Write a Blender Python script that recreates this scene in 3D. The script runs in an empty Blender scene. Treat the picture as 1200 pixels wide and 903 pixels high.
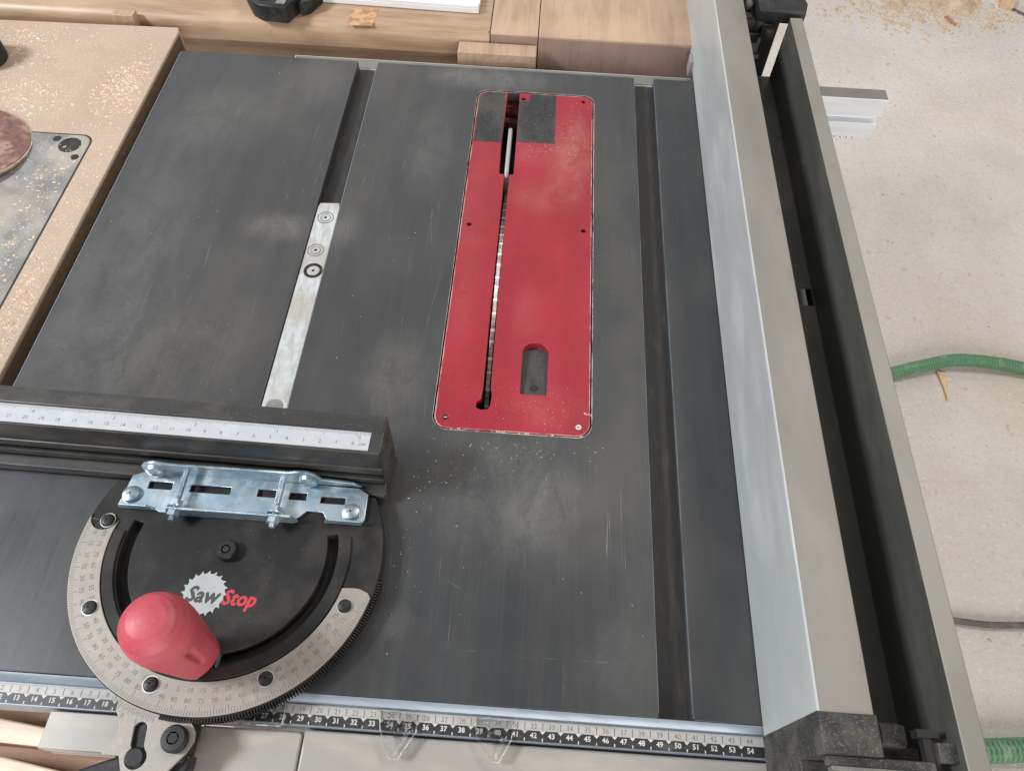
import bpy, math, random
from mathutils import Matrix, Vector
random.seed(7)
sc = bpy.context.scene
COL = sc.collection
PI = math.pi
def R(d): return math.radians(d)

# ------------------------------------------------------------------ materials
def new_mat(name):
    m = bpy.data.materials.new(name); m.use_nodes = True
    nt = m.node_tree; b = nt.nodes['Principled BSDF']
    return m, nt, b
def mth(nt, op, a, b=None, clamp=False):
    n = nt.nodes.new('ShaderNodeMath'); n.operation = op; n.use_clamp = clamp
    for i, v in enumerate((a, b)):
        if v is None: continue
        if isinstance(v, (int, float)): n.inputs[i].default_value = v
        else: nt.links.new(v, n.inputs[i])
    return n.outputs[0]
def coords(nt, sc_=(1, 1, 1), rot=(0, 0, 0)):
    t = nt.nodes.new('ShaderNodeTexCoord'); mp = nt.nodes.new('ShaderNodeMapping')
    mp.inputs['Scale'].default_value = [100*s for s in sc_]; mp.inputs['Rotation'].default_value = rot
    nt.links.new(t.outputs['Object'], mp.inputs[0]); return mp.outputs[0]
def noise(nt, sc_=(1, 1, 1), lo=.4, hi=.6, detail=4, rough=.55, rot=(0, 0, 0), raw=False, dist=0):
    n = nt.nodes.new('ShaderNodeTexNoise'); n.inputs['Scale'].default_value = 1
    n.inputs['Detail'].default_value = detail; n.inputs['Roughness'].default_value = rough; n.inputs['Distortion'].default_value = dist
    nt.links.new(coords(nt, sc_, rot), n.inputs['Vector'])
    if raw: return n.outputs[0]
    r = nt.nodes.new('ShaderNodeMapRange'); r.interpolation_type = 'SMOOTHSTEP'
    nt.links.new(n.outputs[0], r.inputs[0]); r.inputs[1].default_value = lo; r.inputs[2].default_value = hi
    return r.outputs[0]
def blob(nt, x, y, rx, ry, z=None):
    """soft patch round a point of the thing (cm, local)"""
    t = nt.nodes.new('ShaderNodeTexCoord'); mp = nt.nodes.new('ShaderNodeMapping')
    mp.inputs['Scale'].default_value = (100/rx, 100/ry, 0); mp.inputs['Location'].default_value = (-x/rx, -y/ry, 0)
    nt.links.new(t.outputs['Object'], mp.inputs[0])
    l = nt.nodes.new('ShaderNodeVectorMath'); l.operation = 'LENGTH'; nt.links.new(mp.outputs[0], l.inputs[0])
    r = nt.nodes.new('ShaderNodeMapRange'); r.interpolation_type = 'SMOOTHSTEP'
    nt.links.new(l.outputs['Value'], r.inputs[0]); r.inputs[1].default_value = 1; r.inputs[2].default_value = .15
    return r.outputs[0]
def mix(nt, col, fac, c):
    m = nt.nodes.new('ShaderNodeMix'); m.data_type = 'RGBA'
    if isinstance(fac, (int, float)): m.inputs[0].default_value = fac
    else: nt.links.new(fac, m.inputs[0])
    if isinstance(col, tuple): m.inputs[6].default_value = (*col, 1)
    else: nt.links.new(col, m.inputs[6])
    if isinstance(c, tuple): m.inputs[7].default_value = (*c, 1)
    else: nt.links.new(c, m.inputs[7])
    return m.outputs[2]
def mat(name, base, rough=.5, metal=0., layers=(), bump=None, rvar=None, spec=.5, coat=0):
    """layers: (colour, amount, noise kwargs) painted one over the other"""
    m, nt, b = new_mat(name)
    col = base
    for c, amt, kw in layers:
        f = mth(nt, 'MULTIPLY', noise(nt, **kw), amt)
        col = mix(nt, col, f, c)
    if isinstance(col, tuple): b.inputs['Base Color'].default_value = (*col, 1)
    else: nt.links.new(col, b.inputs['Base Color'])
    b.inputs['Metallic'].default_value = metal
    b.inputs['Specular IOR Level'].default_value = spec
    b.inputs['Coat Weight'].default_value = coat
    if rvar:
        f = noise(nt, **rvar[1]); nt.links.new(mth(nt, 'ADD', rough, mth(nt, 'MULTIPLY', f, rvar[0])), b.inputs['Roughness'])
    else: b.inputs['Roughness'].default_value = rough
    if bump:
        bp = nt.nodes.new('ShaderNodeBump'); bp.inputs['Strength'].default_value = bump[0]; bp.inputs['Distance'].default_value = bump[1]
        nt.links.new(noise(nt, raw=True, **bump[2]), bp.inputs['Height']); nt.links.new(bp.outputs[0], b.inputs['Normal'])
    return m
def N(s, lo=.4, hi=.6, **k):
    if isinstance(s, (int, float)): s = (s, s, s)
    return dict(sc_=s, lo=lo, hi=hi, **k)

M = {}
# black cast iron with brushed streaks, dusty patches and a painted sheen down the left edge
def iron():
    m, nt, b = new_mat('dark_cast_iron')
    col = mix(nt, (.029, .030, .032), noise(nt, (.7, .05, 1), .3, .75, 5), (.039, .039, .039))
    col = mix(nt, col, mth(nt, 'MULTIPLY', noise(nt, (9, .12, 1), .5, .8, 3), .35), (.07, .07, .07))
    col = mix(nt, col, mth(nt, 'MULTIPLY', noise(nt, (.12, .07, 1), .42, .75, 3, rot=(0, 0, .25)), .55), (.078, .072, .066))
    fine = noise(nt, (3, 3, 3), .3, .75, 8, .8)
    wisp = noise(nt, (.42, .22, 1), .32, .74, 6, .62, dist=.5)
    for x, y, rx, ry, a, c in ((-9, 13.2, 8, 7.2, .36, (.21, .20, .185)), (-6.9, 11.8, 3, 3.6, .2, (.24, .23, .21)), (-29.5, 35, 4.2, 2.2, .42, (.24, .21, .18)),
                               (-24.2, 35.4, 1.8, 3, .3, (.22, .2, .18)), (-17.8, 21, 3.6, 6, .34, (.22, .2, .18)),
                               (-34, 22, 11, 8, .40, (.17, .145, .12)), (-40.5, 28, 8, 26, .36, (.15, .15, .155)),  # second patch paints the sheen along the left edge
                               (-38, 48, 7, 6, .2, (.24, .23, .21)), (-14, 56, 9, 2.6, .45, (.24, .23, .21)),
                               (-18.5, 45, 3, 8, .25, (.2, .19, .18)), (-2.2, 3, 3, 3, .12, (.25, .24, .23)),
                               (-31, 53, 8, 5, .22, (.2, .18, .17)), (-16.4, 4.2, 3, 1.4, .2, (.25, .24, .23))):
        f = mth(nt, 'MULTIPLY', mth(nt, 'MULTIPLY', blob(nt, x+15, y-28, rx, ry), a), mth(nt, 'ADD', mth(nt, 'ADD', .08, mth(nt, 'MULTIPLY', fine, .45)), mth(nt, 'MULTIPLY', wisp, .62)), True)
        col = mix(nt, col, f, c)
    nt.links.new(col, b.inputs['Base Color'])
    r = mth(nt, 'ADD', .29, mth(nt, 'ADD', mth(nt, 'MULTIPLY', noise(nt, (.22, .14, 1), .35, .65, 6, .6, dist=.5), .13), mth(nt, 'MULTIPLY', noise(nt, (4, .1, 1), .4, .7, 3), .05))); nt.links.new(r, b.inputs['Roughness'])
    bp = nt.nodes.new('ShaderNodeBump'); bp.inputs['Strength'].default_value = .12; bp.inputs['Distance'].default_value = .0004
    nt.links.new(noise(nt, (14, .4, 1), raw=True, detail=4), bp.inputs['Height']); bp.inputs['Strength'].default_value = .06; nt.links.new(bp.outputs[0], b.inputs['Normal'])
    return m
M['iron'] = iron()
M['lip'] = mat('rubbed_iron_lip', (.13, .145, .16), .45, .2, layers=[((.05, .055, .06), .7, N((1, .25, 1), .42, .62))])
M['slot'] = mat('slot_iron', (.022, .020, .018), .55, layers=[((.06, .05, .04), .6, N((2, .4, 1), .45, .75))])
M['edge'] = mat('bare_machined_edge', (.27, .31, .355), .42, .35, layers=[((.22, .25, .29), .7, N((.8, 3, 3), .4, .65))])
def scratch():
    m, nt, b = new_mat('pale_scratch'); b.inputs['Base Color'].default_value = (.34, .33, .31, 1); b.inputs['Roughness'].default_value = .5
    f = noise(nt, (1.2, .5, 1), .38, .72, 3); nt.links.new(mth(nt, 'MULTIPLY', f, .42), b.inputs['Alpha'])
    return m
M['scratch'] = scratch()
M['alu'] = mat('satin_aluminium', (.33, .315, .285), .42, .3, layers=[((.26, .245, .215), .5, N((.25, .08, .25), .4, .7, detail=6)), ((.3, .27, .23), .55, N(7, .56, .75, detail=6)), ((.40, .39, .36), .4, N((5, .06, 5), .5, .75))],
               rvar=(.15, N(.5, .3, .7)), bump=(.15, .0003, dict(sc_=(9, .2, 9))))
M['alu_face'] = mat('lit_aluminium_face', (.46, .475, .47), .34, .25, layers=[((.43, .445, .44), .6, N((.2, .06, .3), .42, .66, detail=6)), ((.36, .375, .37), .4, N((.3, .14, .35), .56, .70, detail=5, dist=.5)), ((.58, .59, .585), .35, N((.3, .09, .3), .52, .62, detail=5)), ((.3, .3, .3), .35, N(6, .6, .75, detail=6))],  # paler than the fence top: side light put into the colour
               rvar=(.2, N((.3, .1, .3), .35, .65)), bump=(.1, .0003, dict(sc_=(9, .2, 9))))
M['rail'] = mat('grey_beige_rail', (.32, .298, .27), .42, .2, layers=[((.43, .385, .33), .6, N((.15, .5, 1), .42, .65)), ((.30, .26, .22), .6, N((.6, 1.2, 1), .6, .78, detail=6))], bump=(.08, .0003, dict(sc_=(1, 6, 6))))
M['fence_top'] = mat('grey_beige_anodised', (.225, .205, .178), .5, .1, layers=[((.175, .16, .135), .7, N((.25, .08, .25), .42, .68, detail=6)), ((.17, .155, .13), .35, N(9, .50, .75, detail=6)), ((.17, .15, .12), .35, N((.4, .3, .4), .6, .75, detail=6))], bump=(.12, .0003, dict(sc_=(9, 9, 9))))
M['black_wall'] = mat('black_anodised', (.085, .086, .078), .40, .2, layers=[((.17, .155, .13), .6, N((.25, .10, .5), .45, .72, detail=6)), ((.24, .22, .18), .5, N((.5, .18, .8), .62, .75, detail=5)), ((.32, .29, .23), .5, N(6, .62, .76, detail=5))])
M['dark_wall'] = mat('dusty_dark_wall', (.062, .061, .055), .5, .1, spec=.35, layers=[((.12, .11, .095), .6, N((.25, .10, .4), .45, .72, detail=6)), ((.2, .18, .145), .45, N((.6, .2, .7), .64, .76, detail=6)), ((.07, .068, .06), .5, N((.3, .07, .3), .5, .7, detail=4))])
M['black'] = mat('black_plastic', (.013, .013, .0135), .45, spec=.3, layers=[((.042, .039, .036), .7, N(.6, .45, .7, detail=6)), ((.32, .29, .24), .7, N(9, .63, .76, detail=5))], bump=(.15, .0004, dict(sc_=(9, 9, 9))))
M['black_dusty'] = mat('dusty_black_plastic', (.028, .027, .026), .6, spec=.3, layers=[((.085, .078, .068), .8, N(.7, .4, .66, detail=6)), ((.22, .2, .17), .5, N(11, .52, .72, detail=6))], bump=(.3, .0006, dict(sc_=(7, 7, 7))))
M['gauge'] = mat('black_gauge_paint', (.012, .0115, .0115), .5, spec=.22, layers=[((.038, .033, .029), .7, N(.35, .42, .68, detail=5)), ((.22, .20, .17), .6, N(7, .66, .78, detail=5))], bump=(.1, .0003, dict(sc_=(10, 10, 10))))
M['gauge_fence'] = mat('black_anodised_fence', (.030, .029, .028), .36, .15, layers=[((.075, .067, .057), .65, N((.25, .5, .5), .42, .66, detail=6)), ((.22, .2, .17), .5, N(9, .60, .76, detail=5))])
M['zinc'] = mat('zinc_plated_steel', (.50, .58, .63), .30, .8, layers=[((.26, .37, .45), .8, N(.5, .4, .62, detail=6)), ((.66, .62, .54), .5, N(1.3, .55, .72, detail=5))], rvar=(.15, N(2, .4, .6)))
M['steel'] = mat('dusty_steel', (.62, .64, .64), .36, .7, layers=[((.42, .43, .42), .7, N((2.5, .6, 1), .42, .66, detail=7)), ((.72, .73, .72), .5, N((3, 3, 1), .55, .7, detail=6)), ((.45, .41, .34), .6, N(.25, .45, .6, detail=3))], rvar=(.15, N(3, .4, .6)))
M['blade'] = mat('dusty_blade_steel', (.50, .42, .39), .55, 0, layers=[((.25, .19, .17), .8, N((2, 1.2, 1.2), .5, .62, detail=5)), ((.75, .73, .70), .8, N((2, .8, 1), .56, .66, detail=4))])
M['knife'] = mat('dull_knife_steel', (.36, .35, .33), .5, .15, layers=[((.36, .34, .31), .6, N((2, .5, 1), .45, .65))])
M['scale'] = mat('etched_scale_metal', (.285, .255, .226), .42, .25, layers=[((.27, .237, .205), .6, N(.5, .42, .62, detail=5)), ((.37, .34, .31), .4, N(3, .5, .7, detail=5))])
M['ink'] = mat('black_ink', (.045, .042, .04), .6)
M['ink_grey'] = mat('faded_grey_ink', (.12, .12, .12), .6)
M['ink_soft'] = mat('etched_brown_ink', (.145, .118, .10), .6)
M['white_rule'] = mat('white_rule', (.41, .42, .44), .38, layers=[((.5, .5, .5), .5, N((.8, 2, 1), .45, .7, detail=6))])
M['rule_light'] = mat('pale_rule_row', (.38, .365, .35), .4, layers=[((.30, .28, .26), .6, N((.6, 2, 1), .45, .68, detail=6))])
M['rule_dark'] = mat('black_rule_row', (.022, .021, .021), .4, layers=[((.12, .11, .1), .5, N((1, 2, 1), .5, .75, detail=6))])
M['rule_num'] = mat('pale_rule_numerals', (.50, .48, .45), .5, layers=[((.2, .19, .18), .6, N(1.5, .5, .7))])
def insert_red():
    m, nt, b = new_mat('red_insert')
    col = mix(nt, (.245, .008, .018), noise(nt, (.3, .16, 1), .35, .7, 4), (.30, .011, .024))
    fine = noise(nt, (8, 8, 8), .42, .7, 6, .75); w = noise(nt, (.5, .4, 1), .3, .72, 5, .6, dist=.8)
    for x, y, rx, ry, a in ((-6.0, 45.5, 3.2, 7, .50), (-9.5, 45.5, 2.2, 2.2, .3), (-7.5, 40.5, 5, 3, .32), (-5.6, 49, 1.6, 3.5, .34), (-6.8, 19.5, 4, 2.5, .22), (-9, 27.5, 2, 4, .15), (-13.8, 35, 1.6, 18, .16)):
        f = mth(nt, 'MULTIPLY', mth(nt, 'MULTIPLY', blob(nt, x+9.36, y-35.8, rx, ry), a*.75), mth(nt, 'ADD', mth(nt, 'MULTIPLY', fine, .6), mth(nt, 'MULTIPLY', w, .8)), True)
        col = mix(nt, col, f, (.40, .19, .15))
    col = mix(nt, col, mth(nt, 'MULTIPLY', noise(nt, (9, 9, 9), .62, .76, 4), .3), (.48, .22, .19))
    nt.links.new(col, b.inputs['Base Color']); nt.links.new(mth(nt, 'ADD', .30, mth(nt, 'MULTIPLY', noise(nt, (.35, .2, 1), .35, .65, 5), .16)), b.inputs['Roughness'])
    bp = nt.nodes.new('ShaderNodeBump'); bp.inputs['Strength'].default_value = .22; bp.inputs['Distance'].default_value = .0003
    nt.links.new(noise(nt, (13, 13, 13), raw=True, detail=2), bp.inputs['Height']); nt.links.new(bp.outputs[0], b.inputs['Normal'])
    return m
M['red'] = insert_red()
def rim():
    m, nt, b = new_mat('worn_pale_rim'); b.inputs['Base Color'].default_value = (.55, .36, .33, 1); b.inputs['Roughness'].default_value = .5
    nt.links.new(mth(nt, 'MULTIPLY', noise(nt, (.5, .5, 1), .38, .62, 6, .7), .75), b.inputs['Alpha']); return m
M['rim'] = rim()
def rim2():
    m, nt, b = new_mat('worn_steel_rim'); b.inputs['Base Color'].default_value = (.50, .47, .43, 1); b.inputs['Roughness'].default_value = .45
    nt.links.new(mth(nt, 'MULTIPLY', noise(nt, (.4, .4, 1), .35, .62, 6, .7), .9), b.inputs['Alpha']); return m
M['rim_steel'] = rim2()
M['red_deep'] = mat('red_cast_edge', (.10, .012, .016), .5, layers=[((.16, .11, .09), .8, N(1.5, .45, .6))])
M['tape'] = mat('dusty_grey_tape', (.026, .026, .027), .55, spec=.3, layers=[((.058, .056, .053), .9, N((.3, .16, 1), .42, .62, detail=3)), ((.15, .138, .118), .4, N(6, .50, .74, detail=6))], bump=(.2, .0003, dict(sc_=(8, 8, 8))))
M['knob'] = mat('red_rubber', (.42, .045, .070), .50, layers=[((.50, .15, .15), .22, N((.16, .16, .1), .42, .62, detail=2)), ((.55, .2, .19), .12, N(3, .45, .75, detail=7))], bump=(.05, .0003, dict(sc_=(12, 12, 12))))
M['logo_grey'] = mat('logo_grey', (.36, .385, .38), .5, layers=[((.2, .2, .2), .4, N(2, .55, .7, detail=5))])
M['logo_red'] = mat('logo_red', (.55, .012, .03), .5)
M['mdf'] = mat('dusty_particle_board', (.395, .288, .212), .75, layers=[((.43, .325, .245), .8, N(.14, .4, .62, detail=5)), ((.38, .26, .175), .6, N(.3, .52, .7, detail=6)), ((.53, .42, .32), .45, N(5, .5, .66, detail=6)), ((.36, .24, .14), .5, N(4, .64, .76, detail=5))], bump=(.3, .0008, dict(sc_=(4, 4, 4))))
M['mdf_side'] = mat('raw_board_edge', (.13, .078, .042), .8, layers=[((.08, .045, .022), .7, N((3, .5, 6), .4, .65))])
M['grey_plate'] = mat('grey_router_plate', (.19, .183, .175), .65, 0, spec=.25, layers=[((.30, .295, .285), .7, N(.5, .42, .66, detail=6)), ((.45, .39, .31), .6, N(5, .56, .72, detail=6)), ((.44, .37, .29), .55, N(.16, .50, .66, detail=4))], bump=(.12, .0003, dict(sc_=(9, 9, 9))))
M['clampgrey'] = mat('dark_grey_casting', (.11, .105, .10), .5, layers=[((.2, .18, .16), .6, N(1.2, .45, .65))])
M['hole'] = mat('dark_hole', (.012, .011, .010), .7)
M['disc_face'] = mat('worn_red_sandpaper', (.19, .09, .075), .85, layers=[((.36, .23, .18), .9, N((.5, .5, .5), .45, .62, detail=7)), ((.11, .055, .055), .7, N(2.2, .5, .66, detail=6)), ((.5, .36, .3), .5, N(8, .58, .72))], bump=(.5, .0005, dict(sc_=(12, 12, 12))))
M['disc_edge'] = mat('tan_disc_backing', (.42, .31, .22), .8, layers=[((.26, .17, .12), .7, N(2, .45, .6))])
def wood(name, a, b_, c, sc1, sc2, rough=.5):
    return mat(name, a, rough, layers=[(b_, .8, dict(sc_=sc1, lo=.38, hi=.66, detail=6, dist=.4)), (c, .5, dict(sc_=sc2, lo=.5, hi=.75, detail=4)), (tuple(min(1, x*1.25) for x in a), .5, N(.1, .45, .65))], bump=(.08, .0003, dict(sc_=sc2)))
M['maple_long'] = wood('maple_bench_edge', (.39, .262, .168), (.29, .175, .10), (.22, .125, .065), (.12, 1.2, 1.2), (.25, 6, 6), .42)
M['maple'] = wood('maple_bench_top', (.43, .295, .20), (.33, .21, .13), (.26, .155, .09), (1.2, .10, 1.2), (6, .25, 6), .40)
M['maple_pink'] = wood('pinkish_maple_shade', (.30, .205, .165), (.25, .165, .13), (.2, .125, .095), (1.2, .2, .14), (7, 1, .3), .45)
M['gap'] = mat('dark_seam', (.06, .035, .02), .8)
M['glue'] = mat('orange_glue_stain', (.36, .17, .07), .4, layers=[((.55, .33, .19), .9, N(1.4, .42, .6, detail=6))])
M['pine'] = wood('pale_pine', (.80, .66, .53), (.62, .43, .28), (.5, .31, .18), (.2, 1.2, 1.2), (.3, 6, 6), .6)
M['pine_dark'] = wood('orange_brown_wood', (.40, .22, .12), (.3, .15, .075), (.22, .1, .05), (.2, 1.2, 1.2), (.3, 6, 6), .55)
M['concrete'] = mat('dusty_concrete', (.66, .60, .555), .85, layers=[((.73, .68, .635), .8, N(.035, .4, .62, detail=6)), ((.64, .53, .41), .6, N(.02, .5, .68, detail=5)), ((.47, .415, .37), .75, N(.7, .52, .68, detail=9, rough=.85)), ((.82, .78, .74), .7, N(1.3, .54, .68, detail=7, rough=.7)), ((.34, .26, .19), .75, N(.55, .665, .73, detail=5, rough=.65)), ((.66, .62, .58), .25, N((.25, .02, .2), .5, .66, detail=5)), ((.55, .49, .43), .3, N(.05, .52, .7, detail=6)), ((.62, .50, .38), .5, N(1.6, .60, .72, detail=4))], bump=(.7, .006, dict(sc_=(.8, .8, .8), detail=9, rough=.7)))
M['sawdust'] = mat('pale_sawdust', (.55, .41, .29), .85, layers=[((.66, .52, .39), .9, N(2.2, .45, .55, detail=2)), ((.36, .22, .12), .8, N(1.7, .62, .68, detail=2))])
M['sawdust_orange'] = mat('orange_sawdust', (.56, .40, .27), .9, layers=[((.64, .52, .40), .9, N(.3, .42, .6, detail=6)), ((.44, .24, .12), .7, N(.5, .55, .68, detail=6))], bump=(.6, .006, dict(sc_=(.7, .7, .7), detail=8)))
M['chip'] = mat('fresh_wood_chip', (.66, .43, .26), .7, layers=[((.76, .58, .36), .8, N((2, .3, 1), .45, .6))])
M['white_alu'] = mat('bright_aluminium_extrusion', (.78, .80, .82), .4, .2, layers=[((.68, .70, .73), .6, N((.1, 2, 2), .4, .65))])
def green():
    m, nt, b = new_mat('green_ribbed_hose')
    t = nt.nodes.new('ShaderNodeUVMap'); sp = nt.nodes.new('ShaderNodeSeparateXYZ'); nt.links.new(t.outputs[0], sp.inputs[0])
    u, v = sp.outputs[0], sp.outputs[1]
    s1 = mth(nt, 'SINE', mth(nt, 'MULTIPLY', mth(nt, 'ADD', u, mth(nt, 'MULTIPLY', v, 1.0)), 2*PI)); s2 = mth(nt, 'SINE', mth(nt, 'MULTIPLY', mth(nt, 'SUBTRACT', u, mth(nt, 'MULTIPLY', v, 8.0)), 2*PI))
    f = mth(nt, 'ADD', mth(nt, 'MULTIPLY', s1, .24), mth(nt, 'ADD', mth(nt, 'MULTIPLY', s2, .14), .42), True)
    col = mix(nt, (.045, .135, .065), f, (.17, .34, .19))
    col = mix(nt, col, mth(nt, 'MULTIPLY', noise(nt, (.5, .5, .5), .5, .7), .4), (.36, .42, .30))
    nt.links.new(col, b.inputs['Base Color']); b.inputs['Roughness'].default_value = .42
    return m
M['green'] = green()
M['cable'] = mat('grey_cable_rubber', (.10, .092, .085), .6, layers=[((.2, .175, .15), .7, N(.5, .45, .65))])
def clear():
    m, nt, b = new_mat('scratched_clear_plastic')
    b.inputs['Base Color'].default_value = (.93, .94, .94, 1); b.inputs['Roughness'].default_value = .12; b.inputs['IOR'].default_value = 1.2
    b.inputs['Transmission Weight'].default_value = 1.0
    b.inputs['Alpha'].default_value = .7
    nt.links.new(mth(nt, 'ADD', .08, mth(nt, 'MULTIPLY', noise(nt, (1, 1, 1), .4, .65), .3)), b.inputs['Roughness'])
    return m
M['clear'] = clear()
def clear_edge():
    m, nt, b = new_mat('frosted_plastic_edge'); b.inputs['Base Color'].default_value = (.70, .71, .71, 1); b.inputs['Roughness'].default_value = .3
    nt.links.new(mth(nt, 'MULTIPLY', noise(nt, (1.5, 1.5, 1.5), .35, .62, 4), .55), b.inputs['Alpha']); return m
M['clear_edge'] = clear_edge()
M['label'] = mat('grey_block', (.26, .25, .24), .5)

# ------------------------------------------------------------------ mesh builder (all in centimetres)
GLY = {}
def glyph(txt, res=2):
    if txt not in GLY:
        cu = bpy.data.curves.new('t', 'FONT'); cu.body = txt; cu.size = 1; cu.align_x = 'CENTER'; cu.align_y = 'CENTER'; cu.resolution_u = res
        ob = bpy.data.objects.new('t', cu); COL.objects.link(ob); bpy.context.view_layer.update()
        me = bpy.data.meshes.new_from_object(ob)
        GLY[txt] = ([v.co.copy() for v in me.vertices], [list(p.vertices) for p in me.polygons])
        bpy.data.objects.remove(ob); bpy.data.curves.remove(cu); bpy.data.meshes.remove(me)
    return GLY[txt]
class MB:
    def __init__(s): s.v = []; s.f = []; s.m = []; s.uv = None
    def add(s, vs, fs, mi=0, T=None):
        o = len(s.v)
        s.v += [tuple((T @ Vector(v)) if T else v) for v in vs]
        s.f += [[i+o for i in f] for f in fs]; s.m += [mi]*len(fs); return s
    def box(s, x0, x1, y0, y1, z0, z1, mi=0, T=None):
        vs = [(x, y, z) for z in (z0, z1) for y in (y0, y1) for x in (x0, x1)]
        return s.add(vs, [(0, 2, 3, 1), (4, 5, 7, 6), (0, 1, 5, 4), (1, 3, 7, 5), (3, 2, 6, 7), (2, 0, 4, 6)], mi, T)
    def plate(s, loops, z0, z1, bev=0, mi=0, T=None, res=2):
        cu = bpy.data.curves.new('p', 'CURVE'); cu.dimensions = '2D'; cu.fill_mode = 'BOTH'
        cu.extrude = (z1-z0)/2-bev; cu.bevel_depth = bev; cu.bevel_resolution = res; cu.offset = -bev
        for lp in loops:
            sp = cu.splines.new('POLY'); sp.points.add(len(lp)-1); sp.use_cyclic_u = True
            for p, q in zip(sp.points, lp): p.co = (q[0], q[1], 0, 1)
        ob = bpy.data.objects.new('p', cu); COL.objects.link(ob); bpy.context.view_layer.update()
        me = bpy.data.meshes.new_from_object(ob)
        T2 = Matrix.Translation((0, 0, (z0+z1)/2)); T2 = T @ T2 if T else T2
        s.add([v.co.copy() for v in me.vertices], [list(p.vertices) for p in me.polygons], mi, T2)
        bpy.data.objects.remove(ob); bpy.data.curves.remove(cu); bpy.data.meshes.remove(me); return s
    def lathe(s, prof, n=32, mi=0, T=None, shape=None):
        vs = []; fs = []
        for r, z in prof:
            for k in range(n):
                a = 2*PI*k/n; q = r*(shape(a, z) if shape else 1); vs.append((q*math.cos(a), q*math.sin(a), z))
        for i in range(len(prof)-1):
            for k in range(n):
                fs.append((i*n+k, i*n+(k+1) % n, (i+1)*n+(k+1) % n, (i+1)*n+k))
        fs.append(tuple(reversed(range(n)))); fs.append(tuple(range((len(prof)-1)*n, len(prof)*n)))
        return s.add(vs, fs, mi, T)
    def cyl(s, x, y, z0, z1, r, n=24, mi=0, T=None, c=0.):
        pr = [(r, z0), (r, z1-c), (r-c, z1)] if c else [(r, z0), (r, z1)]
        T2 = Matrix.Translation((x, y, 0)); return s.lathe(pr, n, mi, T @ T2 if T else T2)
    def tube(s, pts, rad, n=16, mi=0, uvlen=None):
        vs = []; fs = []; P = [Vector(p) for p in pts]
        for i, p in enumerate(P):
            d = (P[min(i+1, len(P)-1)]-P[max(i-1, 0)]).normalized(); a = d.cross(Vector((0, 0, 1))).normalized(); b = a.cross(d)
            r = rad(i) if callable(rad) else rad
            for k in range(n): vs.append(p+a*r*math.cos(2*PI*k/n)+b*r*math.sin(2*PI*k/n))
        for i in range(len(P)-1):
            for k in range(n): fs.append((i*n+k, i*n+(k+1) % n, (i+1)*n+(k+1) % n, (i+1)*n+k))
        fs += [tuple(range(n)), tuple(reversed(range((len(P)-1)*n, len(P)*n)))]
        s.n = n; s.np = len(P)
        return s.add(vs, fs, mi)
    def text(s, txt, x, y, z, size, rot=0, mi=0, shear=0, sx=1., bold=0):
        vs, fs = glyph(txt); c, q = math.cos(rot), math.sin(rot)
        off = [(0, 0)] + ([(bold, 0), (-bold, 0), (0, bold), (0, -bold)] if bold else [])
        for j, (ox, oy) in enumerate(off):
            o = []
            for v in vs:
                a = (v.x+shear*v.y)*size*sx+ox; b = v.y*size+oy; o.append((x+a*c-b*q, y+a*q+b*c, z+j*.0004))
            s.add(o, fs, mi)
        return s
    def line(s, x0, y0, x1, y1, z, w, mi=0, taper=False):
        d = Vector((x1-x0, y1-y0)); L = d.length or 1; nx, ny = -d.y/L*w/2, d.x/L*w/2
        if taper:
            mx, my = (x0+x1)/2, (y0+y1)/2
            return s.add([(x0, y0, z), (mx+nx, my+ny, z), (x1, y1, z), (mx-nx, my-ny, z)], [(0, 3, 2, 1)], mi)
        return s.add([(x0+nx, y0+ny, z), (x1+nx, y1+ny, z), (x1-nx, y1-ny, z), (x0-nx, y0-ny, z)], [(0, 3, 2, 1)], mi)
    def build(s, name, mats, parent=None, smooth=35, bevel=0, base=None, seg=2):
        me = bpy.data.meshes.new(name)
        org = base if base is not None else (parent['_o'] if parent is not None else (0, 0, 0))
        me.from_pydata([((v[0]-org[0])*.01, (v[1]-org[1])*.01, (v[2]-org[2])*.01) for v in s.v], [], s.f)
        if not isinstance(mats, (list, tuple)): mats = [mats]
        for m in mats: me.materials.append(M[m])
        for p, mi in zip(me.polygons, s.m): p.material_index = mi
        me.validate()
        import bmesh
        bm = bmesh.new(); bm.from_mesh(me); bmesh.ops.recalc_face_normals(bm, faces=bm.faces[:]) if not getattr(s, 'flat', False) else None
        bm.to_mesh(me); bm.free()
        if smooth:
            for p in me.polygons: p.use_smooth = True
            me.set_sharp_from_angle(angle=R(smooth))
        o = bpy.data.objects.new(name, me); COL.objects.link(o); o['_o'] = list(org)
        if parent is not None: o.parent = parent
        else: o.location = [c*.01 for c in org]
        if bevel:
            b = o.modifiers.new('bevel', 'BEVEL'); b.width = bevel*.01; b.segments = seg; b.limit_method = 'ANGLE'; b.angle_limit = R(40); b.harden_normals = False
        return o
ALL = []
def tag(o, label, cat, group=None, kind=None):
    o['label'] = label; o['category'] = cat
    if group: o['group'] = group
    if kind: o['kind'] = kind
    return o
def thing(name, loc, label, cat, group=None):
    o = bpy.data.objects.new(name, None); COL.objects.link(o); o.location = [c*.01 for c in loc]; o['_o'] = list(loc)
    o.empty_display_size = .02
    return tag(o, label, cat, group)
def lab(o, s): o['label'] = s; return o
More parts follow.
